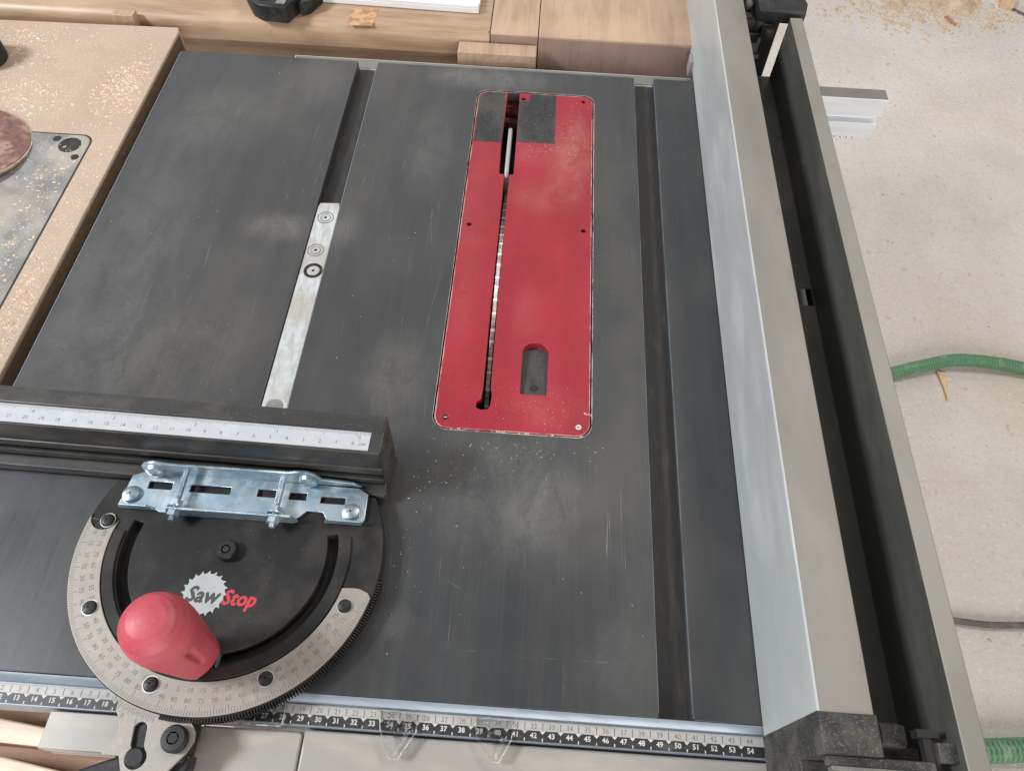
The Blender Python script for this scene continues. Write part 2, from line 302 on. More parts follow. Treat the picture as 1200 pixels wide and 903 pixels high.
def rrect(x0, x1, y0, y1, r, n=6):
    if not isinstance(r, (tuple, list)): r = (r,)*4       # order: x0y0, x1y0, x1y1, x0y1
    out = []
    for (cx, cy, a0, q) in ((x0+r[0], y0+r[0], 180, r[0]), (x1-r[1], y0+r[1], 270, r[1]), (x1-r[2], y1-r[2], 0, r[2]), (x0+r[3], y1-r[3], 90, r[3])):
        if q <= 1e-6: out.append((cx, cy)); continue
        for i in range(n+1):
            a = R(a0+90*i/n); out.append((cx+q*math.cos(a), cy+q*math.sin(a)))
    return out
def circ(x, y, r, n=24): return [(x+r*math.cos(2*PI*k/n), y+r*math.sin(2*PI*k/n)) for k in range(n)]
def arc(cx, cy, r, a0, a1, n=40): return [(cx+r*math.cos(R(a0+(a1-a0)*k/n)), cy+r*math.sin(R(a0+(a1-a0)*k/n))) for k in range(n+1)]
# a profile in the y-z plane run along x, and one in the x-z plane run along y
def alongX(): return Matrix(((0, 0, 1, 0), (1, 0, 0, 0), (0, 1, 0, 0), (0, 0, 0, 1)))
def alongY(): return Matrix(((1, 0, 0, 0), (0, 0, 1, 0), (0, 1, 0, 0), (0, 0, 0, 1)))

FLOOR = -83.
# ------------------------------------------------------------------ floor
f = MB(); f.add([(-400, -300, FLOOR), (500, -300, FLOOR), (500, 600, FLOOR), (-400, 600, FLOOR)], [(0, 1, 2, 3)])
fl = f.build('floor', 'concrete'); fl['kind'] = 'structure'

# ------------------------------------------------------------------ table saw
B = 57.49; XL = -44.23; XR = 13.6
saw = thing('table_saw', (-15, 28, FLOOR), 'table saw with black cast iron top and two mitre slots', 'table saw')
t = MB()
BV = .12
opening = rrect(-14.84, -3.88, 17.38, 54.23, 1.07, 8)
t.plate([rrect(XL, -26.82, 0, B, .15)], -.96, 0, .05)
t.plate([rrect(-24.915, 0, 0, B, .15), opening], -.96, 0, .04)
t.plate([rrect(1.905, XR, 0, B, .15)], -.96, 0, .05)
t.plate([rrect(XL+.06, XR-.06, .06, B-.06, .1), rrect(-15.0, -3.7, 17.2, 54.4, 1)], -3.2, -.95, 0, 1)
# scratches and wear lines worn into the black surface
S = [(-1.94, 14.56, -1.9, 8.6, .10), (-.9, 12, -.4, 6.8, .05), (-2.79, 12.66, -2.9, 7.2, .13), (-5.42, 3.35, -5.34, .3, .07), (-8.61, 2.75, -.1, 2.77, .05),
     (-12.5, 2.95, -8.9, 2.8, .04), (-8.89, 11.04, -8.75, 6.9, .07), (-8.4, 12.2, -8.5, 8, .05), (-13.3, 11.3, -12.9, 4, .05), (-12.2, 6, -12.1, 2.6, .06),
     (-17.87, 42.74, -16.33, 29.2, .07), (-17.1, 43.5, -17.3, 31.9, .06), (-15.6, 33, -16.6, 22, .05), (-18, 33.8, -15.2, 33.2, .05), (-34.6, 35.63, -34.0, 28.2, .08),
     (-34.1, 29.2, -34.84, 23, .05), (-35.4, 26.5, -36.1, 19.8, .08), (-37.5, 31, -37.9, 21, .05), (-36.2, 52.3, -36.5, 47.8, .10), (-35.4, 50.5, -36.6, 49, .08), (-28.6, 50, -28.9, 44, .06), (-18.6, 52, -18.1, 44.5, .06)]
for x0, y0, x1, y1, w in S: t.line(x0, y0, x1, y1, .004, w*.62, 2, True)
for k in range(190):
    x = random.uniform(-43, -.5); y = random.uniform(1, 56)
    if -27.3 < x < -24.4 or (-15.4 < x < -3.4 and 16.5 < y < 55): continue
    L = random.uniform(.6, 6)*random.choice((.4, 1, 1)); a = R(90+random.gauss(0, 5)) if random.random() < .85 else random.uniform(0, PI)
    if not (.3 < y+L*math.sin(a) < 57) or x+L*math.cos(a) > -.3 or -27.3 < x+L*math.cos(a) < -24.5: continue
    if -15.4 < x < -3.4 and y+L*math.sin(a) > 17: continue
    t.line(x, y, x+L*math.cos(a), y+L*math.sin(a), .004, random.uniform(.015, .045), 2, True)
for k in range(70):
    x = random.uniform(-43, -.5); y = random.uniform(1, 56)
    if -27.3 < x < -24.4 or (-15.4 < x < -3.4 and 16.5 < y < 55): continue
    r = random.uniform(.03, .12); t.add([(x+r*random.uniform(.4, 1)*math.cos(a), y+r*random.uniform(.4, 1.6)*math.sin(a), .004) for a in (0, 1.2, 2.4, 3.7, 5)], [(0, 1, 2, 3, 4)], 2)
t.build('table_top', ['iron', 'slot', 'scratch'], saw)
e = MB()   # machined front lip and slot arrises left bare by wear
e.plate([[(-.46, -.60), (-.43, -.26), (-.22, -.07), (-.03, -.02), (-.03, -3.1), (-.46, -3.1)]], XL+.2, XR-.1, 0, 0, alongX())
e.box(-24.927, -24.895, .3, B-.3, -.3, .004); e.box(XL-.012, XL+.03, .3, B-.2, -.3, .004); e.box(-.025, .012, .3, B-.3, -.1, .004, 1); e.box(1.88, 1.94, .3, B-.3, -.2, .004, 1)
e.build('bare_front_edge', ['edge', 'lip'], saw)
e = MB(); e.plate([rrect(-14.87, -3.82, 17.33, 54.27, 1.1, 8), rrect(-14.84, -3.88, 17.38, 54.23, 1.07, 8)], .002, .005); e.build('worn_opening_edge', 'rim_steel', saw, smooth=0)
c = MB(); c.box(-40, 11, 4, 54, FLOOR+.5, -4.2); c.build('cabinet', 'black', saw, bevel=1)
# rear rail with its free right hand end
r = MB()
r.plate([[(57.75, -5.5), (59.35, -5.5), (59.35, -1.0), (57.75, -1.0), (57.75, -2.75), (58.6, -2.75), (58.6, -3.75), (57.75, -3.75)]], -33.6, 25.1, 0, 0, alongX())
for k in range(6): r.box(20.3+k*.62, 20.6+k*.62, 57.8, 58.1, -5.8, -5.5)
r.build('rear_rail', ['white_alu'], saw, bevel=.05)
r = MB(); r.box(5.7, 25.06, 57.80, 59.32, -1.01, -.985); r.build('rail_top_shade', 'fence_top', saw)  # darker strip: dimmer light on the rail top put into colour
r = MB(); r.box(-33.5, 5.6, 57.76, 59.15, -.995, -.90); r.build('rear_trim_strip', 'fence_top', saw, bevel=.05)
# front rail: scale extrusion, plates
r = MB(); r.box(-60, 12, -1.62, -.44, -3, -.62); r.build('scale_bed', 'edge', saw)
fr = MB(); fr.box(-19.66, 40, -4.1, -1.74, -6.5, -1.02)
fro = fr.build('front_rail', 'rail', saw, bevel=.12)
fr = MB(); fr.plate([rrect(-25.45, -19.72, -4.25, -1.9, .25)], -2.3, -.93, .12); fr.build('rail_slider', 'rail', saw)
fr = MB(); fr.box(-34.0, -26.0, -3.66, -1.72, -2.05, -1.0); fr.box(-33.75, -26, -3.72, -1.9, -2.5, -2.05); fr.build('rail_end_plate', 'rail', saw, bevel=.06)
# metric rule: two rows of numbers
sc_o = MB(); sc_o.box(-60, 5.9, -1.02, -.52, -.62, -.55, 0); sc_o.box(-60, 5.9, -1.56, -1.022, -.62, -.552, 1)
sc_o.flat = False
rule = sc_o.build('metric_rule', ['rule_light', 'rule_dark'], saw)
n = MB(); n.flat = True
for k in range(-18, 45):
    x = -38.907+k
    if x < -58 or x > 5.6: continue
    u = abs(k); n.text(str(u), x, -.80, -.547, .38, 0, 0); n.text(str(abs(k+10)), x, -1.27, -.549, .38, 0, 1, 0, 1, .012)
    n.line(x-.5, -.98, x-.5, -.60, -.547, .05, 0)
    n.add([(x-.5-.16, -1.03, -.549), (x-.5, -1.2, -.549), (x-.5+.16, -1.03, -.549)], [(0, 1, 2)], 1)
    n.line(x-.5, -1.4, x-.5, -1.55, -.549, .06, 1)
    for q in range(1, 10):
        if q != 5: n.line(x-.5+q*.1, -.56, x-.5+q*.1, -.52, -.547, .02, 0)
n.build('numerals', ['ink_soft', 'rule_num'], rule, smooth=0)
# clear plastic cursors over the rule
def wedge(x0, x1, xt, yt):
    w = MB(); lp = [(x0, -.55), (x1, -.62), (x1-.15, -1.6), (xt+.25, yt), (xt-.2, yt), (x0+.2, -1.55)]
    w.plate([lp], .02-.5, .02-.32, .02, 0)
    o = w.build('clear_cursor', 'clear', saw)
    g = MB()
    for (a, b) in zip(lp, lp[1:]+lp[:1]): g.plate([[(a[0], a[1]), (b[0], b[1]), (b[0]+.04, b[1]-.03), (a[0]+.04, a[1]-.03)]], -.47, -.31)
    for ox in (0, .18): g.line(lp[2][0]-.45+ox, lp[2][1]+.1, xt+.02+ox*.5, yt+.15, -.3, .06)
    for k_ in range(26):
        u_ = random.uniform(x0+.2, x1-.2); v_ = random.uniform(-1.5, -.6); g.line(u_, v_, u_+random.uniform(-.3, .3), v_+random.uniform(-.25, .25), -.299, random.uniform(.02, .05), 0, True)
    g.build('frosted_edge', 'clear_edge', o, smooth=0)
wedge(-15.6, -13.3, -14.5, -2.95); wedge(-10.25, -8.0, -9.0, -2.75)
w = MB(); w.plate([rrect(-24.2, -20.75, -1.75, -.5, .15)], -.45, -.25, .02); cw = w.build('clear_window', 'clear', saw)
g = MB(); g.box(-20.81, -20.75, -1.7, -.55, -.44, -.24); g.box(-24.1, -20.85, -1.8, -1.74, -.44, -.24); g.box(-21.1, -20.7, -.62, -.55, -.30, -.22); g.build('frosted_edge', 'clear_edge', cw)

# blade and riving knife
def toothed(cx, cy, R1, R2, n):
    out = []
    for k in range(n):
        a = 2*PI*k/n; out += [(cx+R2*math.cos(a), cy+R2*math.sin(a)), (cx+R1*math.cos(a+.35*2*PI/n), cy+R1*math.sin(a+.35*2*PI/n)), (cx+R1*math.cos(a+.8*2*PI/n), cy+R1*math.sin(a+.8*2*PI/n))]
    return out
seg = []
for k in range(-19, 20):      # rim of the blade as far as the slot shows it: a gentle arc with low teeth
    for q_, rr_ in ((0, 34.0), (.35, 33.9), (.8, 33.93)):
        a = (k+q_)*.0178; seg.append((31.3+rr_*math.sin(a), -34.05+rr_*math.cos(a)))
b = MB(); b.plate([[(31.3-11.5, -7)] + seg + [(31.3+11.7, -7)]], -11.46, -11.18, 0, 0, alongX())
for k in range(-18, 20, 2):
    a = (k+random.uniform(-.3, .3))*.0178; b.box(-.16, .15, -.10, .10, -.1, .02, 1, Matrix.Translation((-11.31, 31.3+33.98*math.sin(a), -34.05+33.98*math.cos(a))) @ Matrix.Rotation(-a, 4, 'X'))
b.build('saw_blade', ['blade', 'white_alu'], saw)
k = MB(); k.plate([[(43.0, -8), (49.4, -8), (49.35, -.35), (49.1, -.12), (48.6, -.04), (44, -.04), (43.4, -.15), (43.05, -.5)]], -11.60, -11.24, .12, 0, alongX())
k.build('riving_knife', 'knife', saw)

# ------------------------------------------------------------------ red throat plate
ins = thing('throat_plate', (-9.36, 35.8, -.9), 'red table insert with grey tape corners set round the saw blade', 'table insert')
# the slot runs out through the rear edge, so it is part of the outline
x0, x1, y0, y1 = -14.76, -3.955, 17.456, 54.15
out = rrect(x0, x1, y0, y1, 1.0, 8)
lead = [(-10.9, y1), (-10.86, 53.0), (-10.78, 42.95), (-11.16, 42.9), (-11.12, 30), (-11.03, 21), (-10.9, 20.5), (-10.95, 19.6), (-11.1, 19.2), (-11.6, 19.12), (-11.95, 19.3), (-11.92, 19.75), (-11.62, 20.0), (-11.56, 21.2), (-11.60, 28), (-11.56, 36), (-11.56, 42.9), (-12.02, 42.95), (-12.12, 47), (-12.02, 53), (-11.98, y1)]
i = 27     # after the fourth corner's first point the outline runs along the rear edge
out2 = out[:i] + lead + out[i:]
tabhole = rrect(-8.93, -7.05, 20.62, 25.1, (.12, .12, .85, .85), 7)
holes = [(-14.04, 36.74), (-4.63, 36.78), (-13.96, 18.34), (-4.76, 18.23), (-12.55, 53.2), (-4.82, 53.4), (-10.45, 53.3)]
p = MB(); p.plate([out2, tabhole] + [circ(x, y, .22, 14) for x, y in holes], -.75, -.03, .05)
pl = p.build('insert_plate', 'red', ins)
p = MB(); p.plate([rrect(x0+.03, x1-.03, y0+.03, y1-.03, .97, 8), rrect(x0+.10, x1-.10, y0+.10, y1-.10, .9, 8)], -.0290, -.0285)
p.f = [f_ for f_ in p.f if not all(-12.4 < p.v[i_][0] < -10.6 and p.v[i_][1] > 53 for i_ in f_)]; p.m = [0]*len(p.f)
p.build('worn_rim', 'rim', ins, smooth=0)
for j, (x, y) in enumerate(holes):
    q = MB(); dz = -.30 if j in (0, 1, 4, 5, 6) else -.05
    q.cyl(x, y, -.7, dz, .21, 14, 0)
    q.box(x-.12, x+.12, y-.03, y+.03, dz, dz+.004, 1)
    q.build('set_screw', ['hole' if j not in (2, 3) else ('steel' if j == 3 else 'black'), 'hole' if j != 2 else 'steel'], ins)
p = MB(); p.add([(-9.0, 20.5, -.28), (-7.0, 20.5, -.28), (-7.0, 25.2, -.62), (-9.0, 25.2, -.62), (-9.0, 20.5, -.74), (-7.0, 20.5, -.74), (-7.0, 25.2, -.74), (-9.0, 25.2, -.74)], [(0, 1, 2, 3), (7, 6, 5, 4), (0, 4, 5, 1), (1, 5, 6, 2), (2, 6, 7, 3), (3, 7, 4, 0)])
lt = p.build('release_tab', 'tape', ins)
p = MB(); p.cyl(-8.0, 21.35, -.45, -.285, .27, 18, 0); p.build('tab_button', 'hole', lt)
for lp in ([(-14.63, 46.95), (-12.14, 47.02), (-12.14, 53.0), (-12.25, 54.0), (-13.8, 54.02), (-14.45, 53.6), (-14.62, 53.0)], [(-10.78, 47.2), (-7.36, 47.2), (-7.42, 54.0), (-9.85, 54.0), (-9.9, 53.0), (-10.83, 53.0)]):
    p = MB(); p.plate([lp], -.03, -.012); p.build('tape_patch', 'tape', ins)
p = MB(); p.box(-12.3, -10.6, 52.2, 53.0, -2.6, -2.0); p.box(-12.3, -10.6, 53.5, 54.3, -2.4, -1.2); p.build('slot_bridge', 'red_deep', ins)
p = MB(); p.box(-14.9, -3.8, 17.3, 54.3, -30, -29.5); p.box(-14.9, -3.8, 54.45, 54.9, -29.5, -3.22); p.box(-15.5, -15.05, 17.3, 54.3, -29.5, -3.22); p.box(-3.65, -3.2, 17.3, 54.3, -29.5, -3.22); p.box(-14.9, -3.8, 16.7, 17.15, -29.5, -3.22); p.build('throat_housing', 'hole', saw)

# ------------------------------------------------------------------ rip fence
fen = thing('rip_fence', (9, 28, 0), 'long aluminium rip fence channel standing along the right side of the saw table', 'fence')
FX0, FX1, FX2, FX3, FT = 5.79, 8.307, 12.07, 13.13, 8.15
b = MB(); b.plate([rrect(FX0, FX1, .25, FT, .06, 3)], -.57, 72, 0, 0, alongY())
body = b.build('fence_body', ['fence_top'], fen, bevel=0)
for p_ in body.data.polygons:
    pass
# left working face: paler skin, light from the left put into its colour
b = MB(); b.box(FX0-.08, FX0-.001, -.57, 72, .12, FT-.05); b.build('working_face', 'alu_face', fen, bevel=.03)
b = MB(); b.plate([[(FX0-.085, FT-.07), (FX0-.05, FT-.005), (FX0+.015, FT+.010), (FX0+.03, FT+.003), (FX0-.02, FT-.05)]], -.56, 72, 0, 0, alongY()); b.build('worn_edge_glint', 'alu_face', fen, smooth=0)  # worn edge, with its bright highlight line put in as a strip
b = MB(); b.box(FX1+.002, FX1+.02, -.5, 72, .3, FT-.1); b.build('inner_skin', 'black_wall', fen)
b = MB()
b.box(FX1, 11.0, -1.2, 55.2, 2.38, 2.52); b.box(12.02-.0, FX2+.004, -1.2, 55.2, 2.38, 2.52)
b.box(11.0, 12.02, -1.2, 28.2, 2.38, 2.519); b.box(11.0, 12.02, 29.9, 55.2, 2.38, 2.519)
b.build('channel_floor', 'black_wall', fen)
b = MB(); b.plate([[(FX2+.012, 1.4), (FX3, 1.4), (FX3, FT), (FX2+.012, FT)]], -5.5, 55.3, 0, 0, alongY()); b.build('outer_wall', 'fence_top', fen, bevel=.05)
b = MB(); b.box(FX2, FX2+.01, -5.5, 55.28, 1.45, FT-.06); b.build('inner_skin', 'dark_wall', fen)
b = MB(); b.plate([[(5.68, -3.6), (8.45, -3.6), (8.45, -.57), (5.68, -.57)]], -.05, 5.2, .1)
b.plate([[(5.70, -2.3), (8.44, -2.3), (8.44, -.55), (5.70, -.55)]], .3, 8.22, .14)
b.box(8.4, 12.0, -3.5, -1.25, .5, 4.2)
cap = b.build('end_cap', 'black_dusty', fen)
b = MB(); b.plate([rrect(6.0, 10.9, -2.75, -2.32, .1)], 7.3, 7.75, .06); b.plate([rrect(6.2, 13.5, -4.6, -3.2, .3)], 5.4, 6.2, .1); b.build('lock_bar', 'black_dusty', fen)
b = MB(); b.plate([rrect(6.1, 10.7, -2.95, -2.76, .05)], 7.35, 7.9, .04); b.build('bar_edge', 'clampgrey', fen)
b = MB(); b.plate([[(8.75, 4.4), (11.0, 4.4), (10.7, 5.9), (10.2, 6.25), (9.4, 6.25), (9.0, 5.9)]], -1.5, -.5, .12, 0, alongY()); b.build('cam_boss', 'black_dusty', fen)
b = MB(); b.plate([rrect(11.25, 12.06, -2.3, -1.45, .05)], 7.2, 7.6, .05); b.build('stop_block', 'black_dusty', fen)
b = MB(); b.box(10.75, 11.15, -3.2, -1.2, 6.9, 7.3); b.box(10.5, 11.5, -1.25, -.9, 6.8, 7.4); b.build('dark_catch', 'hole', fen)
# rear clamp assembly
cl = MB()
cl.plate([[(9.6, 56.2), (13.55, 56.0), (13.95, 57.6), (13.6, 59.5), (9.6, 60)]], 7.1, 8.2, .12)
cl.box(8.35, 12.05, 57.4, 66, -4, 6.9); cl.box(9.2, 10.5, 56.9, 57.5, 4.6, 5.6)
cl.box(8.4, 11.5, 57.1, 57.5, 1.0, 1.5); cl.box(10.4, 11.3, 56.8, 57.6, 5.2, 6.6); cl.box(8.5, 9.4, 56.8, 57.6, 5.8, 7.2); cl.box(8.5, 9.0, 57, 57.6, 2.2, 5); cl.box(8.4, 11.2, 61, 70, 6, 8.3)
ca = cl.build('rear_clamp', 'black', fen, bevel=.12)
for (x, y, z, r) in ((9.3, 60.6, 7.6, .55), (10.2, 57.3, 6.6, .45), (9.2, 57.0, 6.6, .5), (10.4, 62.5, 8.2, .6), (11.2, 57.0, 5.8, .4), (9.0, 58.2, 7.4, .4), (10.9, 58.6, 7.3, .35)):
    q = MB(); q.lathe([(r, -.6), (r, .2), (r*.8, .35), (r*.5, .4)], 12, 0, Matrix.Translation((x, y, z)) @ Matrix.Rotation(R(35), 4, 'X')); q.build('clamp_bolt', 'black_dusty', ca)
q = MB(); q.plate([rrect(9.3, 10.9, 56.5, 57.6, .15)], 3.3, 3.7, .08); q.box(9.5, 10.7, 57.0, 57.38, 3.7, 5.4); q.build('clamp_bracket', 'clampgrey', ca, bevel=.06)

# ------------------------------------------------------------------ mitre gauge
mg = thing('miter_gauge', (-25.75, 7.3, -.95), 'black mitre gauge with red knob and half round degree scale in left slot', 'mitre gauge')
PX, PY = -25.72, 7.3
b = MB(); b.plate([[(-26.78, 2), (-24.97, 2), (-24.97, 37.7), (-25.1, 38.25), (-26.65, 38.15), (-26.78, 37.7)]], -.93, -.10, .04)
bar = b.build('guide_bar', 'steel', mg)
for (x, y) in ((-25.9, 36.49), (-25.98, 32.87), (-25.74, 30.74)):
    q = MB(); dark = y < 31
    rr = .66 if not dark else .74
    q.plate([circ(x, y, rr, 32), circ(x, y, rr-(.24 if dark else .07), 32)], -.12, -.085 if not dark else -.07, 0, 1 if dark else 3)
    if not dark: q.plate([circ(x, y, .42, 32), circ(x, y, .36, 32)], -.12, -.078, 0, 3)
    q.cyl(x, y, -.12, -.08, .4, 24, 0); q.cyl(x, y, -.1, -.076, .12, 12, 2)
    q.build('expansion_disc', ['steel', 'black', 'hole', 'clampgrey'], bar)
q = MB(); q.cyl(-25.87, 18.3, -.12, -.07, .6, 24); q.build('expansion_disc', 'grey_plate', bar)
# head casting, toothed along the lower rim, with an arc slot
hb = []
aS, aE = 152, 388
nst = 0
a = aS
while a <= aE:
    hb.append((PX+9.18*math.cos(R(a)), PY+9.18*math.sin(R(a)))); a += 3
RB = 9.2
hd = MB()
top = 11.55
lp = arc(PX, PY, RB, 180-27.5, 360+27.5, 90)
slotl = arc(PX, PY, 5.85, 165, 375, 60) + list(reversed(arc(PX, PY, 6.5, 165, 375, 60)))
hd.plate([lp, slotl], .12, 1.08, .06)
for k in range(92):      # fine teeth on the rim
    a = R(262+k); T = Matrix.Translation((PX, PY, 0)) @ Matrix.Rotation(a, 4, 'Z')
    hd.add([(9.1, -.045, .3), (9.42, -.03, .3), (9.42, .03, .3), (9.1, .045, .3), (9.1, -.045, 1.02), (9.42, -.03, 1.02), (9.42, .03, 1.02), (9.1, .045, 1.02)], [(4, 5, 6, 7), (0, 1, 5, 4), (1, 2, 6, 5), (2, 3, 7, 6)], 0, T)
head = hd.build('gauge_head', 'gauge', mg)
q = MB(); q.plate([arc(PX, PY, 6.7, 165, 375, 60) + list(reversed(arc(PX, PY, 5.7, 165, 375, 60)))], .1, .25); q.build('slot_bottom', 'hole', mg)
# raised outer rib between slot and scale
q = MB(); q.plate([arc(PX, PY, 7.28, 172, 372, 70) + list(reversed(arc(PX, PY, 6.62, 172, 372, 70)))], 1.0, 1.2, .05); q.build('rim_rib', 'gauge', mg)
# degree scale
a0, a1 = 167.5, 346.5
sl = arc(PX, PY, 9.14, a0+.5, a1, 90) + [(PX+8.9*math.cos(R(a1+1.5)), PY+8.9*math.sin(R(a1+1.5)))]
for k in range(1, 7): sl.append((PX+(8.55-.20*k)*math.cos(R(a1+2.2-.3*k*k/6)), PY+(8.55-.20*k)*math.sin(R(a1+2.2-.3*k*k/6))))
sl += list(reversed(arc(PX, PY, 7.36, a0+.5, a1-4, 90)))
ex, ey = PX+8.25*math.cos(R(a0+.2)), PY+8.25*math.sin(R(a0+.2))
for k in range(1, 12):
    a = R(a0+.2+180-k*15); sl.append((ex+.885*math.cos(a), ey+.885*math.sin(a)))
q = MB(); q.plate([sl], 1.085, 1.19, .02); scl = q.build('degree_scale', 'scale', mg)
n = MB(); n.flat = True
for k in range(0, 175):
    a = R(a0+2.5+k); L = .55 if k % 10 == 0 else (.42 if k % 5 == 0 else .25)
    n.line(PX+9.08*math.cos(a), PY+9.08*math.sin(a), PX+(9.08-L)*math.cos(a), PY+(9.08-L)*math.sin(a), 1.196, .028, 0)
screw_a = (169.3, 208.5, 253.9, 299.5, 340.2)
for k in range(1, 35):
    a = a0+2.5+k*5; d = abs(int(round(a-257.5)/5)*5)
    if min(abs(a-s) for s in screw_a) > 2.4: n.text(str(d % 95), PX+7.82*math.cos(R(a)), PY+7.82*math.sin(R(a)), 1.196, .37, R(a+90), 0)
    n.text(str((90-d) % 95), PX+8.36*math.cos(R(a)), PY+8.36*math.sin(R(a)), 1.196, .37, R(a+90), 0)
n.build('degree_marks', 'ink_soft', scl, smooth=0)
for a in screw_a:
    x, y = PX+7.97*math.cos(R(a)), PY+7.97*math.sin(R(a))
    q = MB(); q.lathe([(.40, 1.19), (.40, 1.28), (.34, 1.38), (.18, 1.43)], 22, 0, Matrix.Translation((x, y, 0)))
    for w in (0, 90): q.box(-.21, .21, -.045, .045, 1.40, 1.437, 1, Matrix.Translation((x, y, 0)) @ Matrix.Rotation(R(w+a), 4, 'Z'))
    q.plate([circ(x, y, .47, 24), circ(x, y, .41, 24)], 1.18, 1.20, 0, 2)
    q.build('scale_screw', ['black', 'hole', 'steel'], scl)
# pivot socket screw
q = MB(); q.lathe([(.62, 1.06), (.62, 1.55), (.55, 1.63), (.27, 1.63), (.25, 1.35)], 26, 0, Matrix.Translation((-25.78, 7.35, 0))); q.cyl(-25.78, 7.35, 1.3, 1.632, .2, 6, 1); q.build('pivot_screw', ['black', 'hole'], mg)
# red knob
def flute(a, z):
    # maximum round the bulb, flats below it
    d = abs((a-R(-30)+PI/3) % (2*PI/3)-PI/3)          # three flats with a finger groove in each
    k = max(0, min(1, (6.4-z)/2.2))
    flat = math.cos(R(44))/math.cos(min(d, R(44))) if d < R(44) else 1
    return 1-k*(1-flat)*.45-.09*min(1, k*2.5)*math.exp(-(d/.13)**4)*max(0, min(1, (z-3.0)/.4))*max(0, min(1, (6.0-z)/.6))
T = Matrix.Translation((-25.62, 1.16, 0)) @ Matrix(((1, 0, -.10, .15), (0, 1, .045, -.07), (0, 0, 1, 0), (0, 0, 0, 1)))
prof = [(.85, 1.5), (1.10, 1.58), (1.25, 1.8), (1.34, 2.3), (1.43, 3), (1.53, 3.8), (1.64, 4.6), (1.73, 5.3), (1.79, 5.9), (1.79, 6.4), (1.72, 6.85), (1.56, 7.25), (1.3, 7.57), (.95, 7.8), (.5, 7.93), (.15, 7.97)]
prof2 = []
for (r0, z0), (r1, z1) in zip(prof, prof[1:]): prof2 += [(r0+(r1-r0)*j/6, z0+(z1-z0)*j/6) for j in range(6)]
prof2.append(prof[-1])
q = MB(); q.lathe(prof2, 120, 0, T, flute); q.build('knob', 'knob', mg, smooth=60)
q = MB(); q.cyl(-25.6, 1.16, .3, 1.55, .85, 24); q.box(-24.68, -24.62, .75, 1.5, .9, 1.35, 1); q.build('knob_washer', ['black', 'zinc'], mg)
# maker's emblem: pale saw blade disc with the word
q = MB(); q.flat = True; LX, LY = -26.52, 4.80
bl = []
for k in range(20):
    a = -2*PI*k/20; bl += [(LX+1.36*math.cos(a), LY+1.36*math.sin(a)), (LX+1.16*math.cos(a-.05), LY+1.16*math.sin(a-.05)), (LX+1.20*math.cos(a-.2), LY+1.20*math.sin(a-.2))]
q.plate([bl], 1.083, 1.089, 0, 0)
rt = R(-1.5)
q.text('Saw', -26.52, 4.66, 1.092, 1.28, rt, 1, .25, .92, .045)
q.text('Stop', -24.34, 4.60, 1.0925, 1.22, rt, 1, .25, .88, .06)
q.text('Stop', -24.34, 4.60, 1.0955, 1.22, rt, 2, .25, .88, .026)
q.build('emblem', ['logo_grey', 'ink', 'logo_red', 'logo_red'], head, smooth=0)
# aluminium fence of the gauge with its own rule
GT = 5.0
tilt = Matrix.Translation((-17.05, 12, 0)) @ Matrix.Rotation(R(-.9), 4, 'Z') @ Matrix.Translation((17.05, -12, 0))
gp = [(11.70, .35), (15.25, .35), (15.25, GT-.06), (15.19, GT), (14.12, GT), (14.05, GT-.1), (12.75, GT-.1), (12.68, GT), (12.60, GT-.04), (12.48, GT-.45), (12.52, 3.2), (12.40, 3.15), (12.40, 2.55), (13.0, 2.5), (13.0, 1.95), (12.35, 1.9), (12.35, 1.42), (12.6, 1.35), (12.6, 1.05), (11.75, 1.0), (11.68, .9)]
q = MB(); q.plate([gp], -62, -17.05, 0, 0, tilt @ alongX()); gf = q.build('gauge_fence', 'gauge_fence', mg, bevel=.035)
q = MB(); q.plate([[(15.2, .42), (15.2, GT-.05), (12.62, GT-.05), (12.5, 3.2), (12.42, 1.4), (11.8, .95), (11.8, .42)]], -17.05, -16.98, 0, 0, tilt @ alongX()); q.build('sawn_end', 'black_dusty', gf)
q = MB(); q.plate([rrect(-62, -17.75, 12.78, 14.02, .02)], GT-.1, GT-.06, 0, 0, tilt); gr = q.build('fence_rule', 'white_rule', gf)
q = MB(); q.flat = True
for k in range(0, 44):
    x = -18.6-k
    for j in range(10): q.line(x+j*.1, 14.0, x+j*.1, 13.82 if j else 13.70, GT-.056, .022)
    q.text(str(k % 100), x-.12, 13.18, GT-.056, .34)
    if k % 5 == 0: q.text(str(k//5), x+.2, 13.62, GT-.056, .34)
q.text('cm', -18.15, 13.2, GT-.056, .36)
q.v = [tuple(tilt @ Vector(v)) for v in q.v]
q.build('rule_marks', 'ink_grey', gr, smooth=0)
# zinc bracket joining head and fence
q = MB()
hol = [[(-31.8, 11.0), (-30.3, 11.0), (-30.3, 11.5), (-31.8, 11.5)], [(-29.15, 10.95), (-26.6, 10.95), (-26.6, 11.45), (-29.15, 11.45)], [(-24.9, 10.95), (-23.75, 10.95), (-23.75, 11.45), (-24.9, 11.45)], [(-22.9, 10.9), (-21.8, 10.9), (-21.8, 11.4), (-22.9, 11.4)], [(-20.9, 10.8), (-19.35, 10.8), (-19.35, 11.25), (-20.9, 11.25)]]
flange = [(-33.25, 9.75), (-31.1, 9.75), (-30.6, 9.50), (-30.1, 9.50), (-22.3, 9.50), (-21.6, 10.25), (-20.6, 10.2), (-20.3, 9.75), (-18.15, 9.6), (-17.95, 9.9), (-18.0, 11.6), (-18.6, 11.95), (-32.2, 12.2), (-33.0, 11.8)]
q.plate([flange] + hol, 1.12, 1.32, .03)
q.plate([[(-33.2, 1.2), (-30.9, 1.2), (-31.3, 1.75), (-33.0, 1.75)]], 9.62, 9.76, .03, 0, Matrix(((1, 0, 0, 0), (0, 0, 1, 0), (0, 1, 0, 0), (0, 0, 0, 1))))
